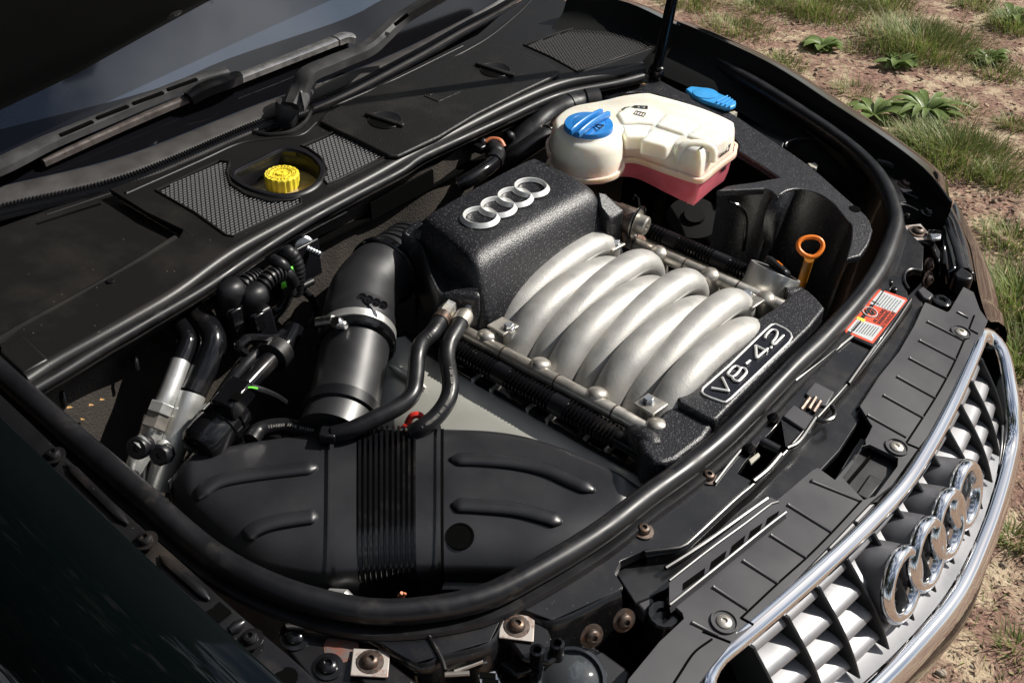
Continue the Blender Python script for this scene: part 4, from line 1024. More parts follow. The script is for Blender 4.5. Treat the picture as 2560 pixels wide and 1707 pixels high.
# flange ring low on the pipe and its clip
q = z5(205, 1290, -.0255); i0 = min(range(30), key=lambda i: (P[i]-q).length); dq = (P[i0+1]-P[i0-1]).normalized()
m = M(); m.tube([P[i0]-dq*.016, P[i0]-dq*.014, P[i0]+dq*.002, P[i0]+dq*.004], [.0465, .0495, .0495, .0465], 40); finish('joint_flange', m, 'satin_black', t)
m = M(); a, b = z5(75, 1180, .0), z5(45, 1370, -.01); m.tube([a, a.lerp(b, .12), a.lerp(b, .15), b], [.010, .010, .0078, .0078], 12); finish('spring_clip', m, 'gloss_black', t)
el = [z5(316, 800, -.004), z5(322, 730, 0), z5(335, 600, .004), z5(365, 490, .006), z5(430, 400, .006), z5(505, 330, .004)]
P = along(el, 28); m = M(); m.tube(P, [.0500]*4+[.0505]*2+[.049]*22, 40); finish('elbow', m, 'pipe_black', t, ang=80)
be_ = [P[-1], z5(575, 290, .002), z5(640, 245, 0), z5(720, 190, -.002)]
Q = along(be_, 61); R_ = []
for i in range(61):
    ph = (i % 10)/10; R_.append(.0500-.0045*(1 if ph in (.8, .9, 0.0) else 0) + .0005*math.sin(i))
m = M(); m.tube(Q, R_, 40); finish('bellows', m, 'pipe_black', t, ang=50)
e = P[-1]; de = (P[-1]-P[-2]).normalized(); m = M(); m.tube([e-de*.006, e-de*.004, e+de*.004, e+de*.006], [.049, .0535, .0535, .049], 40); finish('bellows_collar', m, 'gloss_black', t)
c = P[1]; d = (P[3]-P[0]).normalized(); 
m = M(); m.tube([c-d*.022, c-d*.020, c-d*.012, c-d*.010], [.0505, .0530, .0530, .0505], 40); finish('hose_bead', m, 'gloss_black', t)
m = M(); m.tube([c-d*.0085, c-d*.008, c+d*.004, c+d*.0045], [.0505, .0524, .0524, .0505], 44); k = finish('hose_clamp', m, 'bright_alloy', t)
a = z5(150, 690, .040); b = z5(240, 712, .042); dd = (b-a).normalized()
m = M(); m.tube([z5(40, 690, .03), z5(150, 678, .038)], .008, 10); finish('clamp_housing', m, 'soft_chrome', k)
m = M(); m.lathe([(.0085, -.004), (.0085, .002), (.007, .004), (.0005, .004)], z5(172, 690, .046), -dd*.3+V(.2, -.5, .7), 16); finish('clamp_screw', m, 'soft_chrome', k)
m = M(); P2 = [a.lerp(b, i/12) for i in range(13)]; m.tube(P2, [.0062 if i % 2 else .0045 for i in range(13)], 10); finish('clamp_worm', m, 'soft_chrome', k)
for i, (x, y) in enumerate(((350, 512), (398, 528), (448, 548), (497, 568))):
    p = z5(x, y, .052); n_ = V(.25, -.45, .85).normalized(); m = M(); m.lathe([(.0062, -.0016), (.0062, .0002), (.005, .0002), (.0048, -.0006), (.002, -.0006), (.0018, .0002), (.0002, .0002)], p, n_, 16); finish('moulded_mark', m, 'hose_rubber', t)

# ================================================================ two rubber hoses in front of the cover
mat('hose_print', (.20, .19, .17), .6)
def hose(name, label, cat, pts, r, mt='hose_rubber', n=60, grp=None, pr=None):
    P = along(pts, n); t = thing(name, label, cat, P[n//2]+V(0, 0, -.03), grp)
    m = M(); m.tube(P, r, 16); finish('tube', m, mt, t, ang=80)
    if pr:
        Q = along(P[pr[0]:pr[1]], pr[2]); m = M(); rs = random.Random(len(label))
        for i in range(1, len(Q)-1):
            if rs.random() < .22: continue
            d = (Q[i+1]-Q[i-1]).normalized(); v = (CAM-Q[i]).normalized()+V(.25, .1, .3); nn = (v-d*v.dot(d)).normalized(); s_ = d.cross(nn)
            m.box(Q[i]+nn*r, ((Q[i+1]-Q[i]).length*rs.uniform(.35, .7), r*rs.uniform(.25, .42), .0004), (d, s_, nn))
        finish('printed_marking', m, 'hose_print', t, merge=False, kind='stuff')
    return t, P
t, P = hose('rubber_hose', 'black rubber hose with brass-coloured hex fitting, sharply bent over the grey valve cover', 'hose', [at('E', 655, 660, .035), at('E', 600, 740, .035), at('E', 530, 810, .03), at('E', 503, 900, .022), at('E', 495, 1020, .014), at('E', 470, 1140, .008), at('E', 380, 1220, .004), at('E', 230, 1295, 0), at('E', 80, 1365, -.006), at('E', -40, 1400, -.012)], .0108, grp='hoses in front of the engine cover', pr=(4, 12, 16))
d = (P[0]-P[1]).normalized()
m = M(); m.tube([P[0]-d*.002, P[0]+d*.012], .0122, 14); finish('ferrule', m, 'rust_bolt', t)
m = M(); m.lathe([(.0115, .010), (.0118, .011), (.0118, .026), (.0112, .027)], P[0], d, 6); finish('hex_nut', m, 'rail_steel', t, ang=20)
m = M(); m.lathe([(.0095, .027), (.0105, .029), (.0105, .038), (.007, .040), (.0003, .040)], P[0], d, 6); finish('hex_nut', m, 'bright_alloy', t, ang=20)
t, P = hose('rubber_hose', 'black rubber hose with spring clip end, curving beside its hex-fitted twin', 'hose', [at('E', 800, 650, .03), at('E', 760, 720, .03), at('E', 710, 810, .026), at('E', 698, 900, .02), at('E', 715, 1010, .014), at('E', 720, 1110, .008), at('E', 690, 1200, .002), at('E', 620, 1290, -.006), at('E', 540, 1350, -.012), at('E', 470, 1390, -.02)], .0110, grp='hoses in front of the engine cover', pr=(28, 56, 44))
d = (P[0]-P[1]).normalized()
m = M(); m.tube([P[0]-d*.010, P[0]-d*.004, P[0]+d*.010, P[0]+d*.013, P[0]+d*.016, P[0]+d*.024], [.0122, .0126, .0122, .0088, .008, .006], 14); finish('end_clip', m, 'rail_steel', t)
m = M(); m.ball(P[0]+d*.026+V(0, 0, .004), .0055, 12, 8); finish('vent_nipple', m, 'zinc', t)

# hoses behind the cover near the coolant tank
t, P = hose('coolant_hose', 'thick black coolant hose with banded sleeve passing behind the tank', 'coolant hose', [at('S3', 1850, 330, .06), at('S3', 1700, 345, .06), at('S3', 1560, 385, .06), at('S3', 1420, 450, .055), at('S3', 1290, 560, .045), at('S3', 1180, 680, .03), at('S3', 1090, 820, .01), at('S3', 1040, 950, -.02)], .0235)
for i in (5, 13): 
    m = M(); d = (P[i+1]-P[i-1]).normalized(); m.tube([P[i]-d*.006, P[i]+d*.006] if i == 13 else [P[i]-d*.001, P[i]+d*.001], .0248, 20); finish('band', m, 'rubber', t)
m = M(); m.tube(P[:7], .0262, 20); finish('sleeve', m, 'rubber', t)
t, P = hose('coolant_hose', 'fabric-braided coolant hose ending in steel clamp at the tank', 'coolant hose', [at('S3', 1440, 600, .055), at('S3', 1340, 660, .05), at('S3', 1240, 725, .042), at('S3', 1130, 800, .03), at('S3', 1020, 890, .01), at('S3', 960, 960, -.02)], .0165)
d = (P[0]-P[1]).normalized(); m = M(); m.tube([P[0]-d*.004, P[0]+d*.010], .0180, 18); k = finish('clamp', m, 'rail_steel', t)
m = M(); m.tube([P[0]-d*.002+V(.004, 0, .018), P[0]+d*.008+V(.004, 0, .024)], .005, 10); finish('clamp_screw', m, 'rust_bolt', k)
m = M(); m.lathe([(.0165, .010), (.0135, .016), (.012, .024), (.0003, .024)], P[0], d, 18); finish('tank_stub', m, 'rail_steel', t)
t, P = hose('vacuum_pipe', 'glossy black plastic pipe with angled joint behind the emblem cover', 'pipe', [at('S3', 640, 1050, .045), at('S3', 720, 1010, .05), at('S3', 850, 930, .055), at('S3', 930, 870, .055), at('S3', 965, 820, .055), at('S3', 955, 750, .055), at('S3', 915, 700, .055)], .0125, 'gloss_black')
m = M(); m.tube(P[34:], [.0145]*10+[.0165]*10+[.015]*(60-34-20), 16); finish('joint_boot', m, 'hose_rubber', t, ang=80)
m = M(); m.ball(at('S3', 850, 690, .06), .011, 14, 8); m.box(at('S3', 810, 720, .058), (.03, .018, .014)); finish('solenoid', m, 'satin_black', t, bevel=.003)
m = M(); m.tube(catmull([at('S3', 880, 680, .064), at('S3', 930, 655, .068), at('S3', 1000, 665, .068), at('S3', 1035, 720, .06)], 14), .0048, 10); finish('orange_lead', m, mat('copper_orange', (.50, .16, .07), .45), t)
m = M(); m.ball(at('S3', 1085, 630, .05), .010, 12, 8); m.tube([at('S3', 1085, 640, .048), at('S3', 1080, 690, .03)], .008, 10); o = finish('vacuum_nipple', m, 'rubber'); tag(o, 'small black rubber nipple beside the thick coolant hose', 'rubber cap')

# ================================================================ air conditioning pipes
def ac(label, dark, bright, r1, r2, grp='air conditioning pipes'):
    P = along(dark, 30); Q = along([dark[-1]]+bright, 24)
    t = thing('refrigerant_pipe', label, 'pipe', Q[-1], grp)
    m = M(); m.tube(P, r1, 16); finish('sleeve', m, 'gloss_black', t, ang=80)
    m = M(); m.tube(Q, r2, 16); finish('alloy_tube', m, 'bright_alloy', t, ang=80)
    return t, P, Q
def xz(x, y, X): return atX('D', x, y, X)
t, P, Q = ac('thin aluminium refrigerant pipe with paired hex nuts against the felt', [xz(1150, 640, -.405), xz(1180, 690, -.385), xz(1225, 770, -.36), xz(1215, 840, -.35), xz(1180, 925, -.342)], [xz(1130, 1060, -.33), xz(1075, 1200, -.32), xz(1020, 1330, -.315), xz(970, 1470, -.31), xz(900, 1568, -.305), atX('G', 880, 240, -.30)], .0125, .0125)
d = (Q[9]-Q[8]).normalized(); c = xz(1050, 1232, -.317)
m = M(); m.lathe([(.0150, -.007), (.0158, -.006), (.0158, .006), (.0150, .007)], c, d, 6); finish('hex_nut', m, 'bright_alloy', t, ang=20)
c = xz(1023, 1308, -.315); m = M(); m.lathe([(.0152, -.011), (.0162, -.010), (.0162, .010), (.0152, .011)], c, d, 6); finish('hex_nut', m, 'rail_steel', t, ang=20)
c = xz(900, 1480, -.285); m = M(); m.tube([c+V(0, .012, .004), c], .010, 12); finish('port_stem', m, 'bright_alloy', t); m = M(); m.lathe([(.0130, -.022), (.0140, -.020), (.0140, -.002), (.012, .001), (.004, .001), (.0035, -.002), (.0003, -.002)], c+V(.004, -.004, .002), V(.45, -.75, .5), 18); finish('dust_cap', m, 'satin_black', t)
t, P, Q = ac('thick aluminium refrigerant pipe, black-sleeved at its upper bend', [xz(1240, 580, -.41), xz(1290, 620, -.385), xz(1370, 730, -.35), xz(1390, 810, -.335), xz(1350, 930, -.325), xz(1290, 1060, -.318), xz(1250, 1140, -.312)], [xz(1220, 1230, -.306), xz(1170, 1370, -.30), xz(1120, 1500, -.295), atX('G', 1060, 200, -.29), atX('G', 1030, 290, -.288)], .0175, .0178)
c = xz(1045, 1525, -.262); m = M(); m.tube([c+V(-.01, .012, .0), c], .009, 12); finish('port_stem', m, 'bright_alloy', t); m = M(); m.lathe([(.0125, -.018), (.0135, -.016), (.0135, -.002), (.011, .001), (.004, .001), (.0035, -.002), (.0003, -.002)], c+V(.004, -.004, .002), V(.45, -.75, .5), 18, wob=lambda k, n: 1 if k % 2 else .93); finish('dust_cap', m, 'satin_black', t)

# ---- vent line with inline valve and connector
V1 = [xz(1930, 690, -.30), xz(1900, 760, -.295), xz(1850, 830, -.29), xz(1720, 960, -.275), xz(1560, 1130, -.26), xz(1450, 1260, -.25), xz(1370, 1390, -.245), xz(1330, 1480, -.24), xz(1240, 1600, -.235)]
P = along(V1, 80); t = thing('vent_valve', 'black vent line with inline valve body leading to the air filter housing', 'valve', P[60]+V(0, 0, -.06))
m = M(); m.tube(P[:46], .0125, 16); finish('tube', m, 'gloss_black', t, ang=80)
d = (P[17]-P[13]).normalized(); m = M(); m.tube([P[13], P[13]+d*.002, P[13]+d*.022, P[13]+d*.024], [.018, .021, .021, .018], 20); finish('rubber_ring', m, 'rubber', t)
i = 46; d = (P[56]-P[44]).normalized()
m = M(); m.tube([P[44], P[44]+d*.002, P[44]+d*.03], [.011, .016, .016], 16); finish('neck', m, 'gloss_black', t)
c = xz(1470, 1240, -.245); s_ = d.cross(V(0, 0, 1)).normalized(); m = M(); m.box(xz(1525, 1165, -.238), (.046, .030, .028), (d, s_, d.cross(s_))); k = finish('plug', m, 'gloss_black', t, bevel=.003)
m = M(); m.box(xz(1545, 1155, -.222), (.012, .010, .003), (d, s_, d.cross(s_))); finish('plug_slot', m, 'void', k)
c = xz(1420, 1350, -.245); m = M(); m.lathe([(.017, -.038), (.027, -.033), (.027, -.018), (.0245, -.017), (.0245, -.013), (.0295, -.012), (.0295, .000), (.0275, .002), (.0275, .032), (.022, .040), (.011, .042), (.0003, .042)], c, d, 30); finish('valve_body', m, 'gloss_black', t)
for q in ((1560, 1380), (1340, 1410), (1500, 1420)):
    p = xz(*q, -.235); m = M(); m.box(p, (.034, .008, .012), (d, s_, d.cross(s_))); finish('valve_rib', m, 'gloss_black', t, bevel=.002)
m = M(); m.tube([xz(1345, 1470, -.24), xz(1330, 1500, -.24), xz(1310, 1530, -.238), xz(1230, 1640, -.23)], [.010, .0125, .009, .0085], 14); finish('metal_stub', m, 'rail_steel', t)
m = M(); m.tube(along([xz(1600, 1110, -.24), xz(1640, 1095, -.235), xz(1720, 1115, -.23), xz(1800, 1150, -.23), xz(1860, 1190, -.235)], 16), .0045, 8); finish('cable', m, 'rubber', t)
m = M(); m.tube(catmull([xz(1590, 1105, -.23), xz(1625, 1092, -.228), xz(1680, 1100, -.228)], 10), .0015, 6); finish('earth_wire', m, 'green', t)
t, P = hose('vacuum_hose', 'slim black hose running beside the inline vent valve', 'hose', [xz(1780, 800, -.31), xz(1690, 860, -.305), xz(1590, 960, -.30), xz(1500, 1080, -.295), xz(1420, 1200, -.29), xz(1330, 1320, -.30)], .0105)
# wire loop bracket
m = M(); m.tube(catmull([xz(1600, 870, -.30), xz(1555, 830, -.30), xz(1590, 790, -.30), xz(1640, 770, -.30), xz(1790, 775, -.30), xz(1860, 730, -.30)], 24), .0062, 8); o = finish('pipe_bracket', m, 'gloss_black'); tag(o, 'bent glossy black bracket between electrical plugs and vent line', 'bracket')

# ---- electrical plugs at the bulkhead
for i, (x, y, lab) in enumerate(((1500, 470, 'black plug with rounded boot, closer to the refrigerant pipes'), (1650, 500, 'black plug with rounded boot, closer to the intake elbow'))):
    X = -.36+.012*i; c = xz(x, y, X); t = thing('electrical_plug', lab, 'electrical plug', xz(x+40, y+260, X), 'electrical plugs at the bulkhead')
    m = M(); m.tube(catmull([xz(x+60, y+20, X-.01), c+V(.004, 0, .006), xz(x, y+70, X), xz(x+15, y+120, X)], 14), [.010, .013, .015, .0165, .0175, .0175, .0175, .017, .0165, .016, .016, .016, .016, .016], 18); finish('boot', m, 'rubber', t, ang=80)
    m = M(); m.box(xz(x+35, y+180, X), (.036, .034, .062), (V(1, 0, 0), V(0, 1, 0), V(0, -.1, 1))); k = finish('housing', m, 'satin_black', t, bevel=.004)
    m = M(); m.box(xz(x+45, y+165, X+.02), (.006, .018, .026)); finish('latch', m, 'gloss_black', k, bevel=.002)
    Q = along([xz(x+50, y+10, X), xz(x+110, y-60, X-.004), xz(x+190, y-100, X-.01)] if i == 0 else [xz(x+40, y-40, X), xz(x+110, y-120, X-.004), xz(x+200, y-160, X-.01)], 49)
    m = M(); m.tube(Q, [.0125 if (j//3) % 2 else .0095 for j in range(49)], 14); finish('ribbed_sleeve', m, 'rubber', t, ang=40)
t = thing('wiring_loom', 'taped black wiring loom with green tag on bulkhead bracket', 'wiring', xz(1900, 460, -.37))
for pts in ([(1420, 700), (1500, 760), (1600, 740), (1720, 700), (1800, 640)], [(1560, 620), (1660, 690), (1760, 660), (1860, 560), (1900, 470)], [(1700, 560), (1780, 600), (1840, 560), (1880, 480), (1960, 440), (2040, 400)], [(1980, 460), (2040, 520), (2060, 600), (2020, 680)]):
    m = M(); m.tube(along([xz(x, y, -.375) for x, y in pts], 24), .0055, 8); finish('loose_cable', m, 'rubber', t, ang=80)
m = M(); m.box(xz(1960, 300, -.395), (.004, .075, .06)); finish('bracket', m, 'satin_black', t, bevel=.002)
m = M(); m.tube(along([xz(1820, 330, -.36), xz(1880, 350, -.352), xz(1920, 420, -.35)], 16), .009, 12); m.tube(along([xz(1780, 260, -.37), xz(1840, 290, -.355), xz(1870, 340, -.355), xz(1900, 480, -.355)], 20), .0085, 12); finish('loom_branch', m, 'hose_rubber', t, ang=80, merge=False)
Q = along([xz(1850, 260, -.375), xz(1870, 215, -.365), xz(1905, 225, -.36), xz(1940, 300, -.355), xz(1945, 380, -.355), xz(1930, 480, -.36)], 61)
m = M(); m.tube(Q, [.0105 if (j//2) % 2 else .0095 for j in range(61)], 12); finish('taped_loop', m, 'rubber', t, ang=40)
for q in (((1885, 310), (1905, 350), (1895, 400)), ((1955, 280), (1965, 350), (1955, 430)), ((1850, 380), (1860, 410), (1862, 440))):
    m = M(); a = [xz(*p_, -.352) for p_ in q]; m.grid([[p_+V(0, -.006, 0) for p_ in a], [p_+V(0.002, .005, 0) for p_ in a]]); finish('green_tag', m, 'green', t, solid=.001)
c = xz(1985, 175, -.40); t = thing('bulkhead_stud', 'zinc threaded stud with washer on the bulkhead felt', 'stud', c+V(0, 0, -.02))
m = M(); m.lathe([(.015, -.004), (.016, -.002), (.013, .001), (.0003, .002)], c, V(.75, -.35, .3), 20); finish('washer', m, 'zinc', t)
m = M(); ax = V(.8, .30, -.25).normalized(); m.tube([c+ax*(.0022*j) for j in range(14)], [.0052 if j % 2 else .0040 for j in range(14)], 12); finish('thread', m, 'zinc', t)
# ================================================================ coolant expansion tank
t = thing('coolant_tank', 'cream plastic coolant tank half full of pink coolant', 'coolant tank', at('Z4', 1200, 1200, -.02))
SZ = .066; TZ = .112
def z4(x, y, z): return at('Z4', x, y, z)
seam = [z4(x, y, SZ) for x, y in [(-60, 770), (-20, 850), (160, 935), (420, 985), (640, 995), (760, 960), (860, 905), (960, 890), (1100, 915), (1400, 1025), (1680, 1118), (1790, 1145), (1870, 1120), (2090, 940), (2240, 830), (2250, 770)]]
back = [z4(2235, 690, SZ), z4(1860, 520, SZ), z4(1400, 380, SZ), z4(1130, 320, SZ), z4(820, 350, SZ), z4(520, 420, SZ), z4(150, 500, SZ), z4(-50, 650, SZ)]
loop = along(seam+back, 120, True)
cen = sum(loop, V(0, 0, 0))/120
def inset(lp, d):
    n = len(lp); out = []
    for i in range(n):
        a, b = lp[i-1], lp[(i+1) % n]; tg = (b-a); nn = V(tg.y, -tg.x, 0).normalized()
        out.append(lp[i]-nn*d)
    return out
# which way is outwards
a_ = inset(loop, .005); sgn = 1 if sum((p-cen).length for p in a_) < sum((p-cen).length for p in loop) else -1
def ins(d): return inset(loop, d*sgn)
def lift(lp, z): return [V(p.x, p.y, z) for p in lp]
rows = [lift(ins(.004), SZ), lift(ins(.006), SZ+.008), lift(ins(.0075), SZ+.026), lift(ins(.009), TZ-.012), lift(ins(.012), TZ-.004), lift(ins(.018), TZ)]
m = M(); m.grid(rows, closed_v=True)
n0 = len(m.v)-120
m.f.append(tuple(n0+i for i in range(120))); finish('upper_shell', m, 'tank_cream', t, ang=60)
rows = [lift(ins(.004), SZ+.0045), lift(ins(-.001), SZ+.004), lift(ins(-.0015), SZ), lift(ins(-.001), SZ-.004), lift(ins(.004), SZ-.0045)]
m = M(); m.grid(rows, closed_v=True); finish('seam_flange', m, 'tank_cream', t, ang=60)
def low(d, f): return [V(p.x, p.y, SZ-f*(.030+.026*max(0, min(1, (p.x+.26)/.20)))) for p in ins(d)]
rows = [lift(ins(.004), SZ-.003), low(.006, .25), low(.008, .6), low(.012, .92), low(.026, 1.0)]
m = M(); m.grid(rows, closed_v=True); n0 = len(m.v)-120; m.f.append(tuple(n0+i for i in range(120))); finish('lower_shell', m, 'tank_pink', t, ang=60)
# cushions moulded into the top
def pad(pts, h=.008, z=TZ-.004, bev=.006):
    m = M(); m.slab([z4(x, y, z+h) for x, y in pts], h+.02); return finish('moulded_pad', m, 'tank_cream', t, bevel=bev, seg=4)
pad([(780, 300), (960, 200), (1150, 195), (1370, 285), (1270, 440), (1080, 420), (860, 430)])
pad([(840, 450), (1060, 435), (1240, 455), (1160, 590), (900, 600)], .005)
pad([(1400, 295), (1810, 440), (1620, 565), (1260, 450)])
pad([(1230, 480), (1590, 585), (1400, 720), (1080, 640)], .006)
pad([(1830, 445), (2090, 520), (2175, 590), (2000, 690), (1640, 580)])
# corner recess: raised rim round a hollow
m = M(); m.tube(catmull([z4(1560, 930, SZ+.012), z4(1560, 780, TZ-.012), z4(1670, 700, TZ-.002), z4(1940, 730, TZ-.004), z4(1960, 900, SZ+.020)], 24), .008, 12); finish('recess_rim', m, 'tank_cream', t, ang=80)
m = M(); m.slab([z4(1610, 860, TZ-.022), z4(1690, 760, TZ-.012), z4(1900, 790, TZ-.012), z4(1900, 900, TZ-.024)], .004); finish('recess_floor', m, 'tank_cream', t, bevel=.001)
# filler dome and cap
c = z4(450, 450, TZ+.022)
cd = V(c.x, c.y, TZ-.03)
m = M(); m.lathe([(.0565, 0), (.0560, .024), (.0550, .040), (.0520, .050), (.047, .056), (.040, .058), (.036, .066), (.0005, .066)], V(c.x, c.y, SZ), n=44); finish('filler_dome', m, 'tank_cream', t, ang=60)
m = M(); m.lathe([(.057, -.0045), (.0610, -.004), (.0615, 0), (.0610, .004), (.057, .0045)], V(c.x, c.y, SZ), n=44); finish('dome_flange', m, 'tank_cream', t, ang=60)
m = M(); R0 = .0385
m.lathe([(R0*.97, -.010), (R0, -.008), (R0, .000), (R0*.97, .0025), (R0*.70, .0042), (R0*.685, .0036), (R0*.66, .0042), (.0005, .005)], c, (.03, -.03, 1), 48); k = finish('cap', m, 'cap_blue', t)
g0, g1 = z4(270, 560, TZ+.030), z4(650, 310, TZ+.030); d = (g1-g0).normalized(); s_ = V(-d.y, d.x, 0)
for off in (-.0075, .0062):
    L_ = (g1-g0).length; m = M(); P = [g0+d*L_*i/14+s_*off for i in range(15)]
    m.tube([p+V(0, 0, .004*math.sin(math.pi*i/14)) for i, p in enumerate(P)], [.0035]+[.0046]*13+[.0035], 10, flat=(.75, 1.5), up=(0, 0, 1)); finish('cap_grip', m, 'cap_blue', k, ang=60)
tp_ = z4(572, 468, TZ+.0285); tri = [tp_+s_*.0075, tp_-d*.0068-s_*.005, tp_+d*.0068-s_*.005]
m = M(); m.tube(tri, .0012, 6, closed=True); finish('warning_triangle', m, 'print_black', k)
# printing: bottle, book, level marks
ux = (z4(1180, 240, TZ)-z4(980, 230, TZ)).normalized()
bz = TZ+.0045
m = M(); m.slab([z4(x, y, bz) for x, y in [(962, 238), (985, 228), (1012, 214), (1165, 218), (1176, 226), (1172, 256), (1160, 260), (1010, 246), (985, 240)]], .0004); b_ = finish('printed_bottle', m, 'print_black', t)
text('printed_text', 'G 12', .0062, 'tank_cream', b_, z4(1092, 238, bz+.0003), ux, V(-ux.y, ux.x, 0), .0003)
m = M(); m.tube([z4(858, 268, bz), z4(900, 240, bz), z4(955, 234, bz)], [.0022, .0016, .0008], 6, flat=(1, .3)); finish('printed_arrow', m, 'print_black', t)
m = M(); 
for ln in ([(1030, 282), (1150, 312), (1120, 352), (1000, 318), (1030, 282)], [(1090, 297), (1060, 335)], [(1050, 296), (1035, 316)], [(1115, 312), (1098, 334)]):
    for a, b in zip(ln, ln[1:]): m.tube([z4(*a, bz), z4(*b, bz)], .0007, 6)
finish('printed_book', m, 'print_black', t, merge=False)
fa, fb = z4(2052, 848, SZ+.013), z4(2168, 762, SZ+.013)
m = M(); m.tube([fa, fb], .0011, 6); finish('level_line', m, 'print_black', t)
w = (fb-fa).normalized(); text('level_text', 'MAX', .0085, 'print_black', t, (fa+fb)/2+V(.0015, -.001, .0065)-w*.004, w, V(0, 0, 1), .0006)
p = z4(2160, 720, SZ+.022); m = M(); m.add([p+w*.005+V(.001, 0, .004), p-w*.003+V(.001, 0, .004), p+w*.001+V(.001, 0, -.007)], [(0, 1, 2)]); finish('level_arrow', m, 'print_black', t, solid=.0006)
fa = z4(2090, 990, SZ-.018); text('level_text', 'MIN', .008, 'print_black', t, fa+V(.003, -.002, 0), w, V(0, 0, 1), .0006)

# ================================================================ textured side cover beyond the tank
t = thing('side_cover', 'black crackle side cover curving round the tank and dipstick recess', 'side cover', V(0, .5, -.2))
KZ, KX = .028, -.085
def kc(t_, x, y, o=0.0): return at(t_, x, y, KZ+o, KX)
pts = [kc('B', 1640, 592), kc('B', 1720, 540), kc('B', 1850, 490), kc('B', 1990, 478), kc('C', 0, 592), kc('C', 180, 660), kc('C', 330, 735), kc('C', 520, 860), kc('C', 690, 972), kc('C', 880, 1110), kc('C', 1050, 1260), kc('C', 1180, 1375), kc('C', 1235, 1430), kc('C', 1258, 1510), kc('F', 1258, 60), kc('F', 1235, 150), kc('F', 1180, 230), kc('F', 1100, 272), kc('F', 1085, 250), kc('F', 1112, 150), kc('F', 1118, 40), kc('C', 1080, 1430), kc('C', 1000, 1330), kc('C', 900, 1265), kc('C', 790, 1235), kc('C', 700, 1245), kc('C', 640, 1290), kc('C', 600, 1250), kc('C', 560, 1232), kc('C', 240, 1245), kc('C', 300, 1215), kc('C', 480, 1190), kc('C', 650, 1160), kc('C', 530, 1080), kc('C', 375, 985), kc('C', 385, 950), kc('C', 320, 850), kc('C', 150, 770), kc('C', 0, 700), kc('B', 2200, 680), kc('B', 2080, 620), kc('B', 1950, 600), kc('B', 1850, 605), kc('B', 1755, 630)]
sp_ = pts[:1]+along(pts[1:17], 46)+along(pts[17:27], 40)[1:]+pts[27:]
m = M(); m.plate(sp_, [], .012); finish('top', m, 'crackle', t, ang=30, bevel=.0025)
rim = along(pts[17:29], 40)
m = M(); m.grid([[p+V(0, 0, -.001) for p in rim], [p+V(-.004, -.004, -.03) for p in rim], [p+V(-.012, -.006, -.12) for p in rim], [p+V(-.02, 0, -.26) for p in rim]]); finish('recess_wall', m, 'crackle', t, ang=60)
lg = [(kc('C', 620, 1275, .0005), kc('C', 760, 1240, .0005)), (kc('C', 560, 1370, -.02), kc('C', 700, 1370, -.02)), (kc('C', 540, 1480, -.05), kc('C', 660, 1480, -.05)), (kc('F', 540, 150, -.09), kc('F', 600, 190, -.09)), (kc('F', 575, 220, -.115), kc('F', 590, 225, -.115))]
m = M(); m.grid([[a, a.lerp(b, .35)+V(.006, -.004, .004), a.lerp(b, .7)+V(.006, -.003, .004), b] for a, b in lg]); finish('pillar', m, 'crackle', t, ang=70, sub=2)
m = M(); m.grid([[p, p+V(.004, 0, -.03), p+V(0, 0, -.20)] for p in along([kc('C', 240, 1245), kc('C', 400, 1200, -.001), kc('C', 560, 1232), kc('C', 640, 1290)], 16)]); finish('front_face', m, 'crackle', t)
m = M(); m.lathe([(.010, 0), (.0095, .0008), (.0003, .0008)], kc('C', 1140, 1365, .0), n=20); finish('fixing_hole', m, 'void', t)
m = M(); m.grid([[p, p+V(.002, -.004, -.018), p+V(.004, -.004, -.05)] for p in along([kc('B', 1640, 592), kc('B', 1755, 630), kc('B', 1850, 605), kc('B', 1950, 600), kc('B', 2080, 620), kc('B', 2200, 680)], 24)]); finish('rear_face', m, 'crackle', t)
o = M(); p = kc('B', 1925, 548, .002); o.add([p, p+V(.012, .004, .002), p+V(.020, .010, .001), p+V(.010, .008, .003)], [(0, 1, 2, 3)]); o = finish('dead_leaf', o, 'leaf_dead'); tag(o, 'tiny brown leaf lying on the side cover behind the tank', 'leaf')

# washer filler cap and dark panels by the far wing
t = thing('washer_cap', 'light blue flip cap of the washer bottle beside the far wing', 'washer cap', at('C', 200, 680, .02))
wc = [at('C', x, y, .055) for x, y in [(35, 580), (70, 562), (150, 570), (240, 600), (330, 640), (368, 662), (365, 685), (330, 702), (290, 700), (150, 655), (80, 620)]]
m = M(); m.slab(wc, .008); finish('lid', m, 'washer_blue', t, bevel=.003, seg=3)
a = at('C', 165, 610, .0556); m = M(); m.lathe([(.023, 0), (.023, .0006), (.021, .0012), (.0003, .0012)], a, n=28); finish('moulded_disc', m, 'washer_blue', t)
for i in range(4):
    p, q = at('C', 240+28*i, 668+10*i, .057), at('C', 310+16*i, 628+12*i, .057); m = M(); m.tube([p, q], .0017, 8); finish('grip_rib', m, 'washer_blue', t)
m = M(); m.lathe([(.026, -.04), (.026, 0), (.0003, 0)], at('C', 250, 670, .042), n=20); finish('neck', m, 'satin_black', t)
t = thing('strut_tower_brace', 'dark metal brace with bright folded lip under the far wing', 'bracket', at('C', 700, 950, -.05))
m = M(); m.slab([at('C', x, y, .01) for x, y in [(360, 760), (430, 730), (640, 840), (830, 905), (870, 915), (690, 920), (670, 960)]], .012); finish('plate', m, 'paint_inner', t, bevel=.003)
m = M(); m.grid([[at('C', 672, 955, .012), at('C', 700, 915, .015), at('C', 780, 895, .016), at('C', 865, 912, .014)], [at('C', 740, 1005, -.008), at('C', 775, 955, 0), at('C', 820, 935, .004), at('C', 870, 935, .005)]]); finish('folded_lip', m, 'metal_black', t, solid=.003, sub=2)
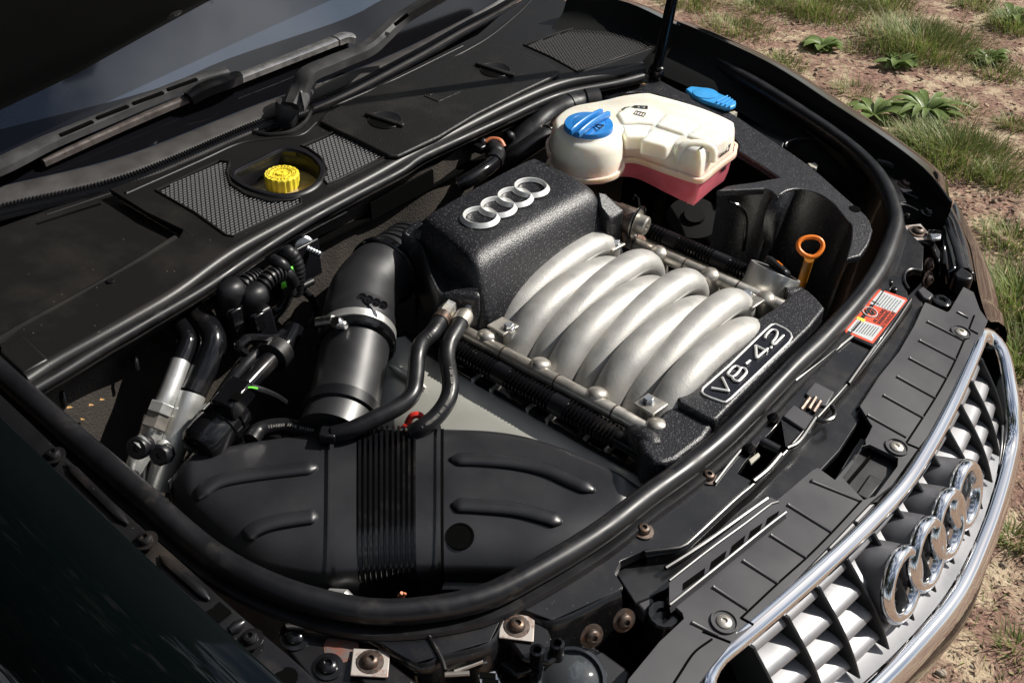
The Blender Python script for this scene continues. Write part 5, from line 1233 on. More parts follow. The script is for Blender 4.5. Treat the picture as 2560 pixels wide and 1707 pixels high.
m = M(); m.slab([at('C', x, y, .0) for x, y in [(830, 1065), (880, 1060), (905, 1080), (890, 1100), (850, 1090)]], .01); finish('white_clip', m, mat('dull_white', (.42, .40, .33), .5), t, bevel=.002)
m = M(); m.slab([at('C', x, y, .034) for x, y in [(320, 735), (355, 725), (375, 735), (345, 752)]], .01); o = finish('level_tab', m, 'dull_white'); tag(o, 'small off-white tab below the blue washer cap', 'tab')
# round black unit in the shade beneath the tank
t = thing('steering_pump', 'round black pump barely visible in the shade under the tank', 'pump', at('Z2', 1000, 350, -.2))
c = at('Z2', 1000, 200, -.11); m = M(); m.lathe([(.055, -.10), (.055, -.01), (.048, .004), (.02, .006), (.018, .012), (.0003, .012)], c, (.2, -.3, 1), 36); finish('housing', m, 'bonnet_liner', t)
m = M(); m.tube(along([at('Z2', 1380, 10, .01), at('Z2', 1500, 80, 0), at('Z2', 1560, 200, -.02), at('Z2', 1550, 400, -.05), at('Z2', 1535, 540, -.08)], 24), .0035, 8); o = finish('thin_cable', m, 'gloss_black'); tag(o, 'thin black cable looping down under the coolant tank', 'cable')

# ================================================================ air filter housing
FE = [(388, 1112), (415, 1080), (470, 1048), (560, 1026), (640, 1012), (760, 996), (890, 986), (1020, 990), (1120, 994), (1200, 1006), (1280, 1030), (1340, 1056), (1400, 1088), (1475, 1130)]
NE = [(388, 1125), (420, 1175), (480, 1228), (560, 1275), (640, 1302), (760, 1318), (890, 1308), (1020, 1304), (1150, 1306), (1220, 1308), (1280, 1300), (1340, 1282), (1400, 1255), (1475, 1212)]
def itp(tab, x):
    for (x0, y0), (x1, y1) in zip(tab, tab[1:]):
        if x <= x1: return y0+(y1-y0)*(x-x0)/(x1-x0)
    return tab[-1][1]
def sm(tab):
    c = catmull([V(a, b, 0) for a, b in tab], 300); return [(q.x, q.y) for q in c]
FE, NE = sm(FE), sm(NE)
def afb(x, v, lift_=0.0):
    """point of the housing: x along (photo column), v across (0 far edge, 1 near edge)"""
    f = at('d', x, itp(FE, x), -.038); n_ = at('d', x, itp(NE, x), -.060)
    p = f.lerp(n_, v); wd = (n_-f).length
    w_ = (v-.45)/.55 if v > .45 else (.45-v)/.45
    hgt = min(.020, wd*.25)*(1-w_**(5 if v > .45 else 9))
    return p+V(0, 0, hgt+lift_)
def shell(name, x0, x1, nx, mt, rib=None, par=None, lift_=0.0):
    m = M(); rows = []
    vs_ = [0, .01, .03, .06, .1, .16, .24, .34, .45, .56, .66, .75, .83, .89, .935, .965, .985, 1]
    for i in range(nx):
        x = x0+(x1-x0)*i/(nx-1); r = [afb(x, v, lift_+(rib(x) if rib else 0)*min(1, 8*min(v, 1-v)+.5)) for v in vs_]
        e = r[-1]-r[0]; e.z = 0; e.normalize()
        rows.append([r[0]+V(0, 0, -.10)-e*.006]+r+[r[-1]+e*.003+V(0, 0, -.02), r[-1]+e*.0+V(0, 0, -.06), r[-1]-e*.03+V(0, 0, -.14)])
    m.grid(rows); return finish(name, m, mt, par, ang=60)
t = thing('air_filter_housing', 'curved black air filter housing with ribbed bellows across its middle', 'air filter housing', V(0, -.45, -.25))
shell('rear_shell', 388, 764, 44, 'housing_black', None, t)
shell('cuff', 769, 822, 6, 'housing_black', None, t, .002)
shell('bellows', 820, 958, 112, 'gloss_black', lambda x: .0042*(1 if ((x-820)/138*11) % 1 > .45 else -1), t)
shell('cuff', 956, 1008, 6, 'housing_black', None, t, .002)
shell('front_shell', 1018, 1475, 50, 'housing_black', None, t)
for x0, x1, h, mt in ((762, 771, .0065, 'housing_black'), (1006, 1013, .0065, 'housing_black'), (1013, 1020, .001, 'void')):
    shell('joint_band', x0, x1, 3, mt, None, t, h)
def bead(pts, r=.0110):
    P = []
    for x, y in pts:
        yf, yn = itp(FE, x), itp(NE, x); v = (y-yf)/(yn-yf); 
        # correct v for the crown
        for _ in range(8):
            q = afb(x, v); 
            dq = q-CAM; sy = 853.5-FOC*dq.dot(UP)/dq.dot(FW); err = (y*2560/2352-sy); v += err/((yn-yf)*2560/2352)
        P.append(afb(x, max(.02, min(.98, v))))
    Q = along(P, 40); rr = [r*min(1, .25+3*min(i, 39-i)/10) for i in range(40)]
    m = M(); m.tube(Q, rr, 14, flat=(1, .55), up=(0, 0, 1)); return finish('moulded_bead', m, 'housing_black', t, ang=80)
bead([(1032, 1055), (1100, 1056), (1180, 1063), (1250, 1078), (1310, 1104), (1365, 1128)])
bead([(1036, 1160), (1100, 1163), (1180, 1170), (1240, 1184), (1290, 1200)])
bead([(458, 1150), (480, 1122), (520, 1102), (600, 1088), (735, 1072)])
bead([(565, 1240), (590, 1215), (640, 1198), (735, 1184)])
def on_shell(x, y):
    yf, yn = itp(FE, x), itp(NE, x); v = (y-yf)/(yn-yf)
    for _ in range(8):
        q = afb(x, v); dq = q-CAM; sy = 853.5-FOC*dq.dot(UP)/dq.dot(FW); v += (y*2560/2352-sy)/((yn-yf)*2560/2352)
    return afb(x, v), (afb(x+8, v)-afb(x-8, v)).cross(afb(x, v+.03)-afb(x, v-.03)).normalized()
p, nn = on_shell(1057, 1231); nn = nn if nn.z > 0 else -nn
m = M(); m.lathe([(.0165, -.001), (.0160, .0012), (.0142, .0012), (.0140, .0004), (.0003, .0004)], p, nn, 30); k = finish('drain_hole', m, 'void', t)
m = M(); n_ = [V(q.x, q.y, q.z) for q in [afb(1020+i*14, 1.0) for i in range(17)]]
e = V(.45, -.8, 0).normalized(); m.grid([[q+e*.002+V(0, 0, -.020) for q in n_], [q+e*.012+V(0, 0, -.022) for q in n_], [q+e*.012+V(0, 0, -.026) for q in n_]]); finish('lower_flange', m, 'gloss_black', t)

# odd bits glimpsed in front of the housing
m = M(); p, q = at('G', 2140, 905, -.06), at('H', 120, 1010, -.07); m.tube([p+V(0, 0, -.02), p.lerp(q, .5)+V(0, 0, -.012), q+V(0, 0, -.02)], [.006, .009, .006], 12); o = finish('headlamp_bracket', m, 'bright_alloy'); tag(o, 'shiny bare metal bracket below the air filter housing', 'bracket')
m = M(); p = at('H', 385, 1000, -.06); m.tube([p, p+V(.003, .002, .006)], .0022, 8); m.tube([p+V(.004, .001, .0), p+V(.006, .004, .006)], .0018, 6); o = finish('wire_end', m, 'copper_orange'); tag(o, 'stray copper wire end in the dark gap by the seal', 'wire')

# ribbed breather hoses tucked behind the housing
for i, (pts, lab) in enumerate((([(1640, 1440), (1700, 1370), (1850, 1345), (1960, 1365), (2060, 1390), (2120, 1420)], 'upper printed breather hose behind the air filter housing'), ([(1560, 1520), (1640, 1430), (1720, 1410), (1800, 1420), (1900, 1450)], 'lower printed breather hose behind the air filter housing'))):
    hose('breather_hose', lab, 'hose', [at('D', x, y, -.03-.015*i) for x, y in pts], .0105, grp='breather hoses', pr=(14, 54, 22))
m = M(); m.box(at('D', 2150, 1385, -.012), (.030, .022, .014), (V(.6, -.8, 0), V(.8, .6, 0), V(0, 0, 1))); o = finish('hose_clip', m, 'satin_black', bevel=.003); tag(o, 'square black clip joining hoses at the intake pipe foot', 'clip')
# ================================================================ front panel (lock carrier)
def fp(t_, x, y, o=0.0): return at(t_, x, y, .019+o, -.13)
t = thing('lock_carrier', 'dusty black front panel between the bay seal and the grille cover', 'front panel', V(.33, 0, -.3))
edge = [fp('U3', 360, 600), fp('U3', 1080, 700), fp('U3', 1640, 1005), fp('U3', 1900, 930), fp('U4', 180, 790), fp('U4', 330, 480), fp('U4', 500, 480), fp('U4', 790, 590), fp('U4', 1450, 290), fp('U4', 1480, 250), fp('U4', 1400, 130), fp('U4', 1450, 40), fp('U2', 200, 1500), fp('U2', 420, 1400), fp('U2', 760, 1360), fp('U2', 830, 1330), fp('U2', 1320, 880), fp('U2', 1500, 730), fp('U2', 1780, 450), fp('U2', 2000, 200), fp('U2', 2110, 95), fp('U1', 1090, 1500), fp('U1', 1330, 1205), fp('U1', 1500, 980), fp('U1', 1660, 740), fp('U1', 1620, 600), fp('U1', 1630, 470), fp('U1', 1700, 440), fp('U1', 1790, 450), fp('U1', 1800, 220), fp('U1', 1640, 60), fp('W', 30, 500), fp('C', 1480, 1320), fp('C', 1400, 1160), fp('C', 1250, 1030)]
inn = [V(p.x, p.y, p.z-.016) for p in along([q for q in SEAL[6:25]], 50)]
pit = [fp('U2', x, y) for x, y in [(1345, 640), (1410, 545), (1480, 455), (1570, 330), (1670, 240), (1770, 120), (1990, 215), (1930, 300), (1820, 395), (1730, 470), (1600, 620), (1490, 715)]]
outer_ = inn[::-1]+edge
m = M(); m.plate(outer_, [pit], .012); finish('panel', m, 'metal_black', t, bevel=.0015, ang=30)
# front fold dropping from the panel's edge
ed = along(edge[:9], 40)
m = M(); m.grid([[p+V(0, 0, .0005) for p in ed], [p+V(.004, -.002, -.003) for p in ed], [p+V(.006, -.002, -.012) for p in ed], [p+V(.008, -.002, -.05) for p in ed], [p+V(.006, 0, -.16) for p in ed]]); finish('front_fold', m, 'metal_black', t, ang=60)
ed = along(edge[13:25], 50)
m = M(); m.grid([[p for p in ed], [p+V(.003, 0, -.001) for p in ed], [p+V(.006, 0, -.008) for p in ed], [p+V(.010, 0, -.05) for p in ed]]); finish('front_fold', m, 'metal_black', t, ang=60)
m = M(); m.tube([p+V(.002, 0, .0006) for p in ed], .0022, 8); finish('rolled_lip', m, 'satin_black', t)
# ledge one step lower that runs under the grille cover
led = [fp('U4', 1400, 120, -.018), fp('U2', 200, 1480, -.018), fp('U2', 780, 1330, -.018), fp('U2', 1500, 700, -.018), fp('U1', 1000, 1500, -.018), fp('U1', 1640, 700, -.018), fp('U1', 1780, 560, -.018), fp('U1', 1800, 900, -.018), fp('U1', 1500, 1420, -.018), fp('U2', 2352, 420, -.018), fp('U2', 1900, 900, -.018), fp('U2', 1500, 1180, -.018), fp('U2', 900, 1600, -.018), fp('U4', 1900, 300, -.018), fp('U4', 1600, 430, -.018)]
m = M(); m.slab(led, .01); finish('lower_ledge', m, 'metal_black', t, bevel=.002)
m = M(); m.tube(along([fp('U2', 640, 1568, -.008), fp('U2', 1000, 1340, -.008), fp('U2', 1420, 1040, -.008), fp('U2', 1640, 885, -.008)], 24), .0028, 8); finish('ledge_lip', m, 'metal_black', t)
# ribs beside the latch
for pts, r_ in (([('U1', 540, 1545), ('U1', 800, 1350), ('U1', 1100, 1108)], .0030), ([('U1', 1060, 1568), ('U1', 1200, 1370), ('U1', 1322, 1200)], .0030), ([('U2', 1125, 735), ('U2', 1260, 560), ('U2', 1500, 270), ('U2', 1740, 0)], .0022), ([('U2', 1500, 725), ('U2', 1640, 610), ('U2', 1770, 460)], .0035), ([('U2', 1830, 400), ('U2', 1950, 330), ('U2', 2110, 100)], .0030)):
    m = M(); m.tube(along([fp(*q, .002) for q in pts], 20), r_, 8, flat=(1, 1.3)); finish('stiffening_rib', m, 'satin_black', t)
# pressed pockets outlined by a rolled edge
for pts in ([('U3', 2352, 590), ('U3', 1900, 665), ('U3', 1790, 690), ('U3', 1765, 730), ('U3', 1820, 830), ('U3', 1900, 980), ('U3', 1930, 1080)], [('U1', 1650, 640), ('U1', 1610, 560), ('U1', 1620, 480), ('U1', 1680, 445), ('U1', 1780, 460)], [('C', 1415, 1338), ('C', 1480, 1345), ('C', 1555, 1380)]):
    m = M(); m.tube(along([fp(*q, .0012) for q in pts], 24), .0026, 8); finish('pressed_edge', m, 'metal_black', t)
for q in (('U2', 1060, 680), ('U2', 425, 1205)): bolt(t, fp(*q, .0005), .0075, (.13, 0, 1), 'rust_bolt')
for q in (('U1', 1465, 588), ('U1', 1505, 660), ('C', 1480, 1415)): bolt(t, fp(*q, .0005), .0045, (.13, 0, 1), 'metal_black', False)
for q in (('U4', 1110, 640), ('U4', 1425, 490)):
    p = fp(*q, -.014); bolt(t, p+V(.012, -.006, 0), .0085, (.75, -.35, .35), 'rust_bolt')
for q in (('U1', 1838, 410), ('U1', 1835, 540)): bolt(t, fp(*q, -.03), .009, (.9, -.2, .2), 'rust_bolt')
# bonnet latch
t = thing('bonnet_latch', 'black bonnet latch blocks with prongs over a dark slot', 'latch', fp('U2', 1700, 400, -.06))
m = M(); m.slab([fp('F', x, y, .004) for x, y in [(668, 1278), (742, 1200), (885, 1290), (862, 1345), (820, 1375)]], .03); finish('block', m, 'cover_grey', t, bevel=.002)
m = M(); m.slab([fp('F', x, y, .004) for x, y in [(815, 1130), (880, 1052), (1012, 1120), (960, 1215), (890, 1200)]], .03); finish('block', m, 'cover_grey', t, bevel=.002)
for q in ((845, 1165, 790, 1240), (885, 1160, 840, 1235), (915, 1185, 870, 1255)):
    m = M(); m.tube([fp('F', q[0], q[1], .004), fp('F', q[2], q[3], .002)], .0032, 8); finish('prong', m, 'rust_bolt', t)
m = M(); m.tube([fp('U2', 1580, 330, -.004), fp('U2', 1750, 420, -.004)], .0075, 12); finish('striker_pin', m, 'metal_black', t)
m = M(); m.slab([fp('U2', x, y, -.004) for x, y in [(1455, 500), (1550, 430), (1572, 460), (1480, 545)]], .004); finish('spring_tab', m, 'dull_white', t, bevel=.001)
m = M(); m.box(fp('U2', 1640, 470, -.07), (.12, .16, .01)); finish('slot_floor', m, 'void', t)
for q in (('U2', 1690, 110), ('U2', 1460, 410)):
    p = fp(*q, .004); m = M(); m.lathe([(.008, 0), (.007, .004), (.003, .010), (.0003, .0105)], p, (.3, .4, .9), 12); finish('spring_seat', m, 'metal_black', t)
m = M(); m.tube(along([fp('U2', 2110, 100, .002), fp('U2', 2200, 125, .002), fp('U2', 2280, 95, .002), fp('U2', 2300, 40, .002), fp('U2', 2270, -20, .002)], 20), .0032, 8); finish('cable_guide', m, 'metal_black', t)

# warning sticker
t = thing('warning_sticker', 'red and grey warning sticker on the front panel', 'sticker', fp('U1', 1330, 900, .003))
sc = [fp('U1', x, y, .0055) for x, y in [(1030, 1048), (1040, 1028), (1355, 648), (1375, 638), (1630, 728), (1640, 748), (1312, 1160), (1296, 1168), (1040, 1064)]]
m = M(); m.slab([fp('U1', x, y, .005) for x, y in [(1020, 1060), (1362, 628), (1655, 740), (1330, 1215), (1095, 1110)]], .006); finish('pedestal', m, 'metal_black', t, bevel=.0015)
m = M(); m.slab(sc, .0004); st = finish('red_sheet', m, 'sticker_red', t)
for pts in ([(1272, 778), (1380, 652), (1622, 748), (1530, 872)], [(1050, 1040), (1150, 925), (1400, 1010), (1292, 1148)]):
    m = M(); m.slab([fp('U1', x, y, .0058) for x, y in pts], .0002); finish('grey_panel', m, 'sticker_grey', st)
m = M(); m.slab([fp('U1', x, y, .0061) for x, y in [(1140, 925), (1155, 905), (1232, 935), (1215, 962)]], .0002); finish('yellow_panel', m, 'sticker_yellow', st)
p0_, p1_, p2_ = fp('U1', 1030, 1040, .006), fp('U1', 1365, 640, .006), fp('U1', 1640, 740, .006)
ux = (p1_-p0_).normalized(); uy = -(p2_-p1_); 
c = fp('U1', 1272, 862, .006); e1, e2 = fp('U1', 1335, 885, .006)-c, fp('U1', 1240, 900, .006)-c
rr_ = .0105; m = M(); vx = ux; vy = (uy-ux*uy.dot(ux)).normalized()
m.tube([c+(vx*math.cos(a)+vy*math.sin(a))*rr_ for a in [i*2*math.pi/28 for i in range(28)]], .0011, 6, closed=True); finish('sign_ring', m, 'letter_white', st)
m = M(); m.tube([c-vx*.004-vy*.0055, c+vx*.004+vy*.0055], .0016, 6, flat=(1, .3)); m.tube([c-vx*.006+vy*.001, c+vx*.0005+vy*.007], .0020, 6, flat=(1, .3)); m.tube([c+vx*.006-vy*.001, c-vx*.0005-vy*.007], .0020, 6, flat=(1, .3)); finish('sign_figure', m, 'print_black', st)
for (x, y), w_ in (((1370, 895), 'ACHTUNG'), ((1412, 915), 'WARNING'), ((1455, 938), 'ATTENTION')):
    text('warning_text', w_, .0082, 'print_black', st, fp('U1', x, y, .0062), vx, vy, .0002)
text('warning_text', '!', .016, 'print_black', st, fp('U1', 1330, 770, .0064), vx, vy, .0002)
random.seed(9)
m = M()
for (a, b), (cx_, cy_), rowsn in ((((1390, 690), (1600, 765)), (1500, 760), 8), (((1090, 1040), (1370, 1040)), (1230, 1060), 9)):
    pa = [fp('U1', 1290, 780, .0062), fp('U1', 1385, 668, .0062), fp('U1', 1605, 752, .0062)] if rowsn == 8 else [fp('U1', 1070, 1040, .0062), fp('U1', 1150, 945, .0062), fp('U1', 1385, 1015, .0062)]
    dx_, dy_ = pa[1]-pa[0], pa[2]-pa[1]
    for r in range(rowsn):
        f = (r+.6)/(rowsn+.4); s0 = pa[0]+dy_*f; pos = .05
        while pos < .93:
            L = random.uniform(.05, .16); L = min(L, .95-pos); m.tube([s0+dx_*pos, s0+dx_*(pos+L)], .00055, 4, flat=(1, .3)); pos += L+.04
finish('small_print', m, 'print_black', st, merge=False, kind='stuff')

# ================================================================ grey cover over the grille
def gc(t_, x, y, o=0.0): return at(t_, x, y, .012+o, -.13)
t = thing('grille_cover', 'dark grey plastic cover with ribs and louvres behind the chrome grille edge', 'plastic cover', V(.4, 0, -.08))
far_ = [('U1', 1800, 790), ('U1', 1815, 765), ('U1', 2030, 862), ('U1', 2055, 845), ('U1', 2190, 615), ('U1', 2290, 668), ('W', 690, 1330), ('W', 752, 1415), ('W', 690, 1545)]
chr_ = [('U5', 640, 330), ('U5', 590, 430), ('U5', 490, 690), ('U5', 320, 985), ('U5', 200, 1135), ('U5', 0, 1415), ('I', 1250, 380), ('I', 1050, 590), ('I', 850, 795), ('I', 480, 1190), ('I', 330, 1310), ('I', 200, 1460), ('I', 120, 1568), ('I', 60, 1700)]
nea_ = [('U4', 1500, 1300), ('U4', 1530, 1165), ('U4', 1840, 790), ('U4', 1890, 745), ('U4', 2075, 570), ('U4', 2060, 515), ('U4', 1900, 370), ('U4', 2000, 230), ('I', 0, 830), ('I', 300, 580), ('I', 590, 350), ('I', 630, 372), ('I', 660, 350), ('I', 860, 180), ('I', 900, 160), ('I', 1012, 240), ('I', 1120, 110), ('F', 1140, 1560), ('F', 1235, 1390), ('F', 1256, 1345), ('F', 1240, 1322), ('F', 1175, 1215), ('F', 1300, 1020), ('F', 1430, 860), ('F', 1530, 690)]
pithole = [gc('I', x, y) for x, y in [(1060, 225), (1130, 130), (1190, 20), (1240, 10), (1395, 85), (1425, 100), (1420, 150), (1275, 345), (1200, 370)]]
nearpts = [gc(*q) for q in nea_]
outer_ = [gc(*q) for q in far_]+[gc(*q) for q in chr_]+nearpts
m = M(); m.plate(outer_, [pithole], .006); finish('panel', m, 'cover_grey', t, bevel=.0018, ang=30)
m = M(); m.slab([gc('I', x, y, -.013) for x, y in [(1000, 260), (1180, -30), (1470, 80), (1310, 380), (1190, 400)]], .004); finish('pocket_floor', m, 'rubber', t)
m = M(); m.slab([gc('I', x, y, -.010) for x, y in [(1150, 330), (1240, 200), (1330, 250), (1230, 370)]], .004); finish('pocket_step', m, 'rubber', t, bevel=.002)
fr = along([gc(*q, -.003) for q in nea_[-4:]+far_[:1]], 20)
m = M(); m.grid([[p for p in fr], [p+V(-.004, 0, -.006) for p in fr], [p+V(-.010, 0, -.04) for p in fr]]); finish('inner_drop', m, 'metal_black', t)
RIB = [('F', 1222, 1272, 1480, 1418), ('F', 1325, 1142, 1590, 1290), ('F', 1415, 1020, 1665, 1160), ('F', 1495, 900, 1740, 1032), ('F', 1560, 785, 1800, 912), ('F', 1612, 662, 1850, 785), ('F', 1810, 600, 1885, 640), ('I', 850, 245, 1172, 375), ('I', 700, 400, 988, 580), ('I', 588, 598, 825, 748), ('I', 408, 765, 640, 915), ('I', 212, 936, 442, 1086), ('I', 75, 1168, 252, 1258)]
for w_, x0, y0, x1, y1 in RIB:
    m = M(); p, q = gc(w_, x0, y0, .0004), gc(w_, x1, y1, .0004); m.tube([p, p.lerp(q, .02), p.lerp(q, .06), q], [.0012, .0034, .0026, .0022], 8, flat=(1, .8)); finish('rib', m, 'cover_grey', t, ang=70)
for pts in ([('U5', 565, 285), ('U5', 500, 435), ('U5', 425, 585), ('U5', 340, 735), ('U5', 235, 900), ('U5', 112, 1088)], [('I', 1185, 375), ('I', 1000, 575), ('I', 830, 745), ('I', 640, 915), ('I', 400, 1140)], [('U5', 645, 90), ('U5', 605, 195)], [('U5', 600, 195), ('U5', 675, 235)], [('I', 400, 1140), ('I', 480, 1185)], [('U5', 0, 1065), ('U5', 110, 1092), ('U5', 205, 1130)], [('I', 330, 1300), ('I', 150, 1230)], [('U4', 2352, 770), ('U4', 2180, 900), ('U4', 2050, 1090), ('U4', 1980, 1200)]):
    P = [gc(*q, .0004) for q in pts]; P = along(P, 20) if len(P) > 2 else P
    m = M(); m.tube(P, .0013, 6); finish('joint_line', m, 'void', t)
# screws in their dished seats
for q in (('F', 1835, 735), ('I', 1415, 28), ('I', 288, 1168)):
    p = gc(*q, .0006); m = M(); m.lathe([(.0150, 0), (.0145, .0022), (.0130, .0022), (.0122, .0004), (.001, .0004)], p, (.13, 0, 1), 28); s_ = finish('screw_seat', m, 'cover_grey', t)
    m = M(); m.lathe([(.0085, 0), (.0085, .0010), (.0068, .0022), (.0034, .0026), (.0030, .0008), (.0003, .0008)], p+V(0, 0, .0005), (.13, 0, 1), 22); finish('screw', m, 'rail_steel', s_)
q = ('U1', 1972, 765); p = gc(*q, -.006); m = M(); m.lathe([(.014, 0), (.014, .003), (.011, .0045), (.0055, .0045), (.005, .002), (.0003, .002)], p, (.13, 0, 1), 24); finish('black_screw', m, 'gloss_black', t)
q = ('U4', 1870, 545); p = gc(*q, -.012); m = M(); m.lathe([(.018, -.03), (.018, .002), (.016, .004), (.008, .004), (.007, .0), (.0003, .0)], p, (.13, 0, 1), 26, wob=lambda k, n: 1 if k % 2 else .97); finish('black_screw', m, 'gloss_black', t)
# louvre box
lt = [('I', -70, 900), ('I', 200, 690), ('I', 420, 530), ('I', 600, 395), ('I', 640, 385)]
lb = [('I', -70, 1060), ('I', 0, 1005), ('I', 300, 765), ('I', 560, 555), ('I', 690, 455)]
m = M(); a_ = along([gc(*q, .0075) for q in lt], 20); b_ = along([gc(*q, .0075) for q in lb], 20)
m.grid([[p+V(-.004, 0, -.010) for p in a_], [p+V(0, 0, -.001) for p in a_], [p.lerp(q, .04) for p, q in zip(a_, b_)], [p.lerp(q, .96) for p, q in zip(a_, b_)], b_, [p+V(.003, 0, -.010) for p in b_]]); lv = finish('louvre_box', m, 'cover_grey', t, ang=40)
m = M(); m.tube([p+V(0, 0, .0006) for p in b_], .0022, 8); finish('louvre_lip', m, 'cover_grey', lv)
m = M(); m.tube([p+V(0, 0, .0004) for p in a_], .0018, 8); finish('louvre_lip', m, 'cover_grey', lv)
for x0, y0 in ((-60, 960), (92, 885), (245, 770), (375, 655), (490, 550), (605, 492)):
    pass
for quad in ([(20, 915), (165, 812), (158, 860), (18, 962)], [(190, 835), (205, 775), (305, 700), (290, 760)], [(318, 742), (340, 670), (428, 600), (410, 670)], [(440, 640), (460, 575), (540, 520), (522, 570)], [(556, 540), (572, 490), (650, 440), (640, 470)]):
    m = M(); m.slab([gc('I', x, y, .0081) for x, y in quad], .0012); finish('louvre_opening', m, 'void', lv)

# ================================================================ chrome grille
t = thing('radiator_grille', 'chrome-framed radiator grille with four interlocked chrome rings', 'grille', V(.47, 0, -.2))
half = [V(.431, 0, -.047), V(.426, .09, -.047), V(.4165, .18, -.047), V(.404, .27, -.047), V(.394, .335, -.047), V(.389, .368, -.050), V(.396, .392, -.062), V(.418, .388, -.078), V(.445, .362, -.105), V(.468, .340, -.132), V(.482, .326, -.155), V(.494, .292, -.168), V(.509, .22, -.172), V(.524, .12, -.174), V(.534, 0, -.175)]
frame = half + [V(p.x, -p.y, p.z) for p in half[-2:0:-1]]
FP = along(frame, 150, True)
def cross(i, n=150): return None
rows = []
for i, p in enumerate(FP):
    d = (FP[(i+1) % 150]-FP[i-1]).normalized(); top = max(0, min(1, (p.z+.16)/.1)); nrm = V(.85, 0, .45).lerp(V(.42, 0, .90), top); nrm = (nrm-d*nrm.dot(d)).normalized(); s_ = d.cross(nrm)
    wd = .0100+.0055*(1-top)
    rows.append([p-s_*wd-nrm*.012, p-s_*wd+nrm*.0035, p-s_*wd*.90+nrm*.0052, p-s_*wd*.4+nrm*.0060, p+s_*wd*.2+nrm*.0058, p+s_*wd*.62+nrm*.0040, p+s_*wd*.90-nrm*.001, p+s_*wd-nrm*.007, p+s_*wd-nrm*.014])
m = M(); m.grid(rows, closed_u=True, closed_v=True); finish('chrome_frame', m, 'chrome', t, ang=75)
def gx(y, z):
    """front line of the fins: bows forwards to the middle and leans out to the bottom"""
    f = (-.060-z)/.095; return lerp(.437-.26*y*y, .510-.40*y*y, f) + .007*math.sin(math.pi*max(0, min(1, f)))
FY = [(k+.5)*.0585 for k in range(-6, 6)]
for y in FY:
    m = M(); rows = []
    for k in range(13):
        z = -.056-.099*k/12; X = gx(y, z); th = .0019
        rows.append([V(X-.055, y-th, z), V(X-.001, y-th, z), V(X, y, z), V(X-.001, y+th, z), V(X-.055, y+th, z)])
    m.grid(rows); m.f.append(tuple(range(60, 65))); m.f.append(tuple(range(5))[::-1]); finish('vertical_fin', m, 'grille_dark', t, ang=40)
edges_ = [-.40]+FY+[.40]
for r, z in enumerate((-.066, -.092, -.118, -.144)):
    for a, b in zip(edges_, edges_[1:]):
        if abs((a+b)/2) > .36: continue
        m = M(); rows = []
        for i in range(5):
            y = lerp(a+.002, b-.002, i/4); X = gx(y, z)-.0075
            rows.append([V(X-.030, y, z+.0095), V(X-.012, y, z+.0062), V(X-.004, y, z+.0030), V(X, y, z-.0015), V(X-.0015, y, z-.0055), V(X-.02, y, z-.006)])
        m.grid(rows); finish('slat', m, 'grille_silver', t, ang=70)
m = M(); a_ = [V(gx(y, -.155)-.045, y, -.150) for y in [i*.02-.34 for i in range(35)]]; b_ = [V(gx(y, -.155)+.006, y, -.164) for y in [i*.02-.34 for i in range(35)]]
m.grid([a_, b_, [p+V(.008, 0, -.012) for p in b_]]); finish('lower_sill', m, 'grille_silver', t, ang=60)
m = M(); m.grid([[V(p.x-.062, p.y, -.045) for p in [V(gx(y, -.06), y, 0) for y in [i*.04-.36 for i in range(19)]]], [V(gx(y, -.155)-.07, y, -.17) for y in [i*.04-.36 for i in range(19)]]]); finish('back_screen', m, 'void', t)
# ring emblem on its tubes; faces lean back with the grille
RXg, RZg, DD, RR = .487, -.104, .0632, .0415
nrm = V(.94, 0, .34).normalized(); vup = V(-.34, 0, .94).normalized(); vy_ = V(0, 1, 0)
for i in range(4):
    y = (i-1.5)*DD; c = V(RXg-.05*abs(i-1.5)*.06, y, RZg)
    m = M(); rows = []
    for k in range(48):
        a = 2*math.pi*k/48; d = vy_*math.cos(a)+vup*math.sin(a)
        rows.append([c-nrm*.075+d*(RR+.002), c-nrm*.004+d*(RR+.0045), c-nrm*.002+d*(RR+.002), c-nrm*.004+d*(RR-.0065), c-nrm*.075+d*(RR-.008)])
    m.grid(rows, closed_u=True); k_ = finish('ring_tube', m, 'grille_grey', t, ang=50)
    m = M(); rows = []
    for k in range(72):
        a = 2*math.pi*k/72; d = vy_*math.cos(a)+vup*math.sin(a); o_ = nrm*(.0004*i)
        rows.append([c+o_+d*(RR-.0100)-nrm*.016, c+o_+d*(RR-.0095)+nrm*.002, c+o_+d*(RR-.0070)+nrm*.0052, c+o_+d*(RR-.0030)+nrm*.0068, c+o_+d*(RR+.0010)+nrm*.0062, c+o_+d*(RR+.0042)+nrm*.0036, c+o_+d*(RR+.0060)-nrm*.001, c+o_+d*(RR+.0062)-nrm*.006])
    m.grid(rows, closed_u=True, closed_v=True); finish('emblem_ring', m, 'ring_chrome', k_, ang=75)
    m = M(); m.slab([c-nrm*.001+vup*(-RR-.003)+vy_*s*.008*(1 if j else .5)+vup*(-.010 if j else 0) for s, j in ((-1, 0), (1, 0), (1, 1), (-1, 1))], .02, tuple(-nrm)); finish('ring_foot', m, 'grille_dark', t, bevel=.002)

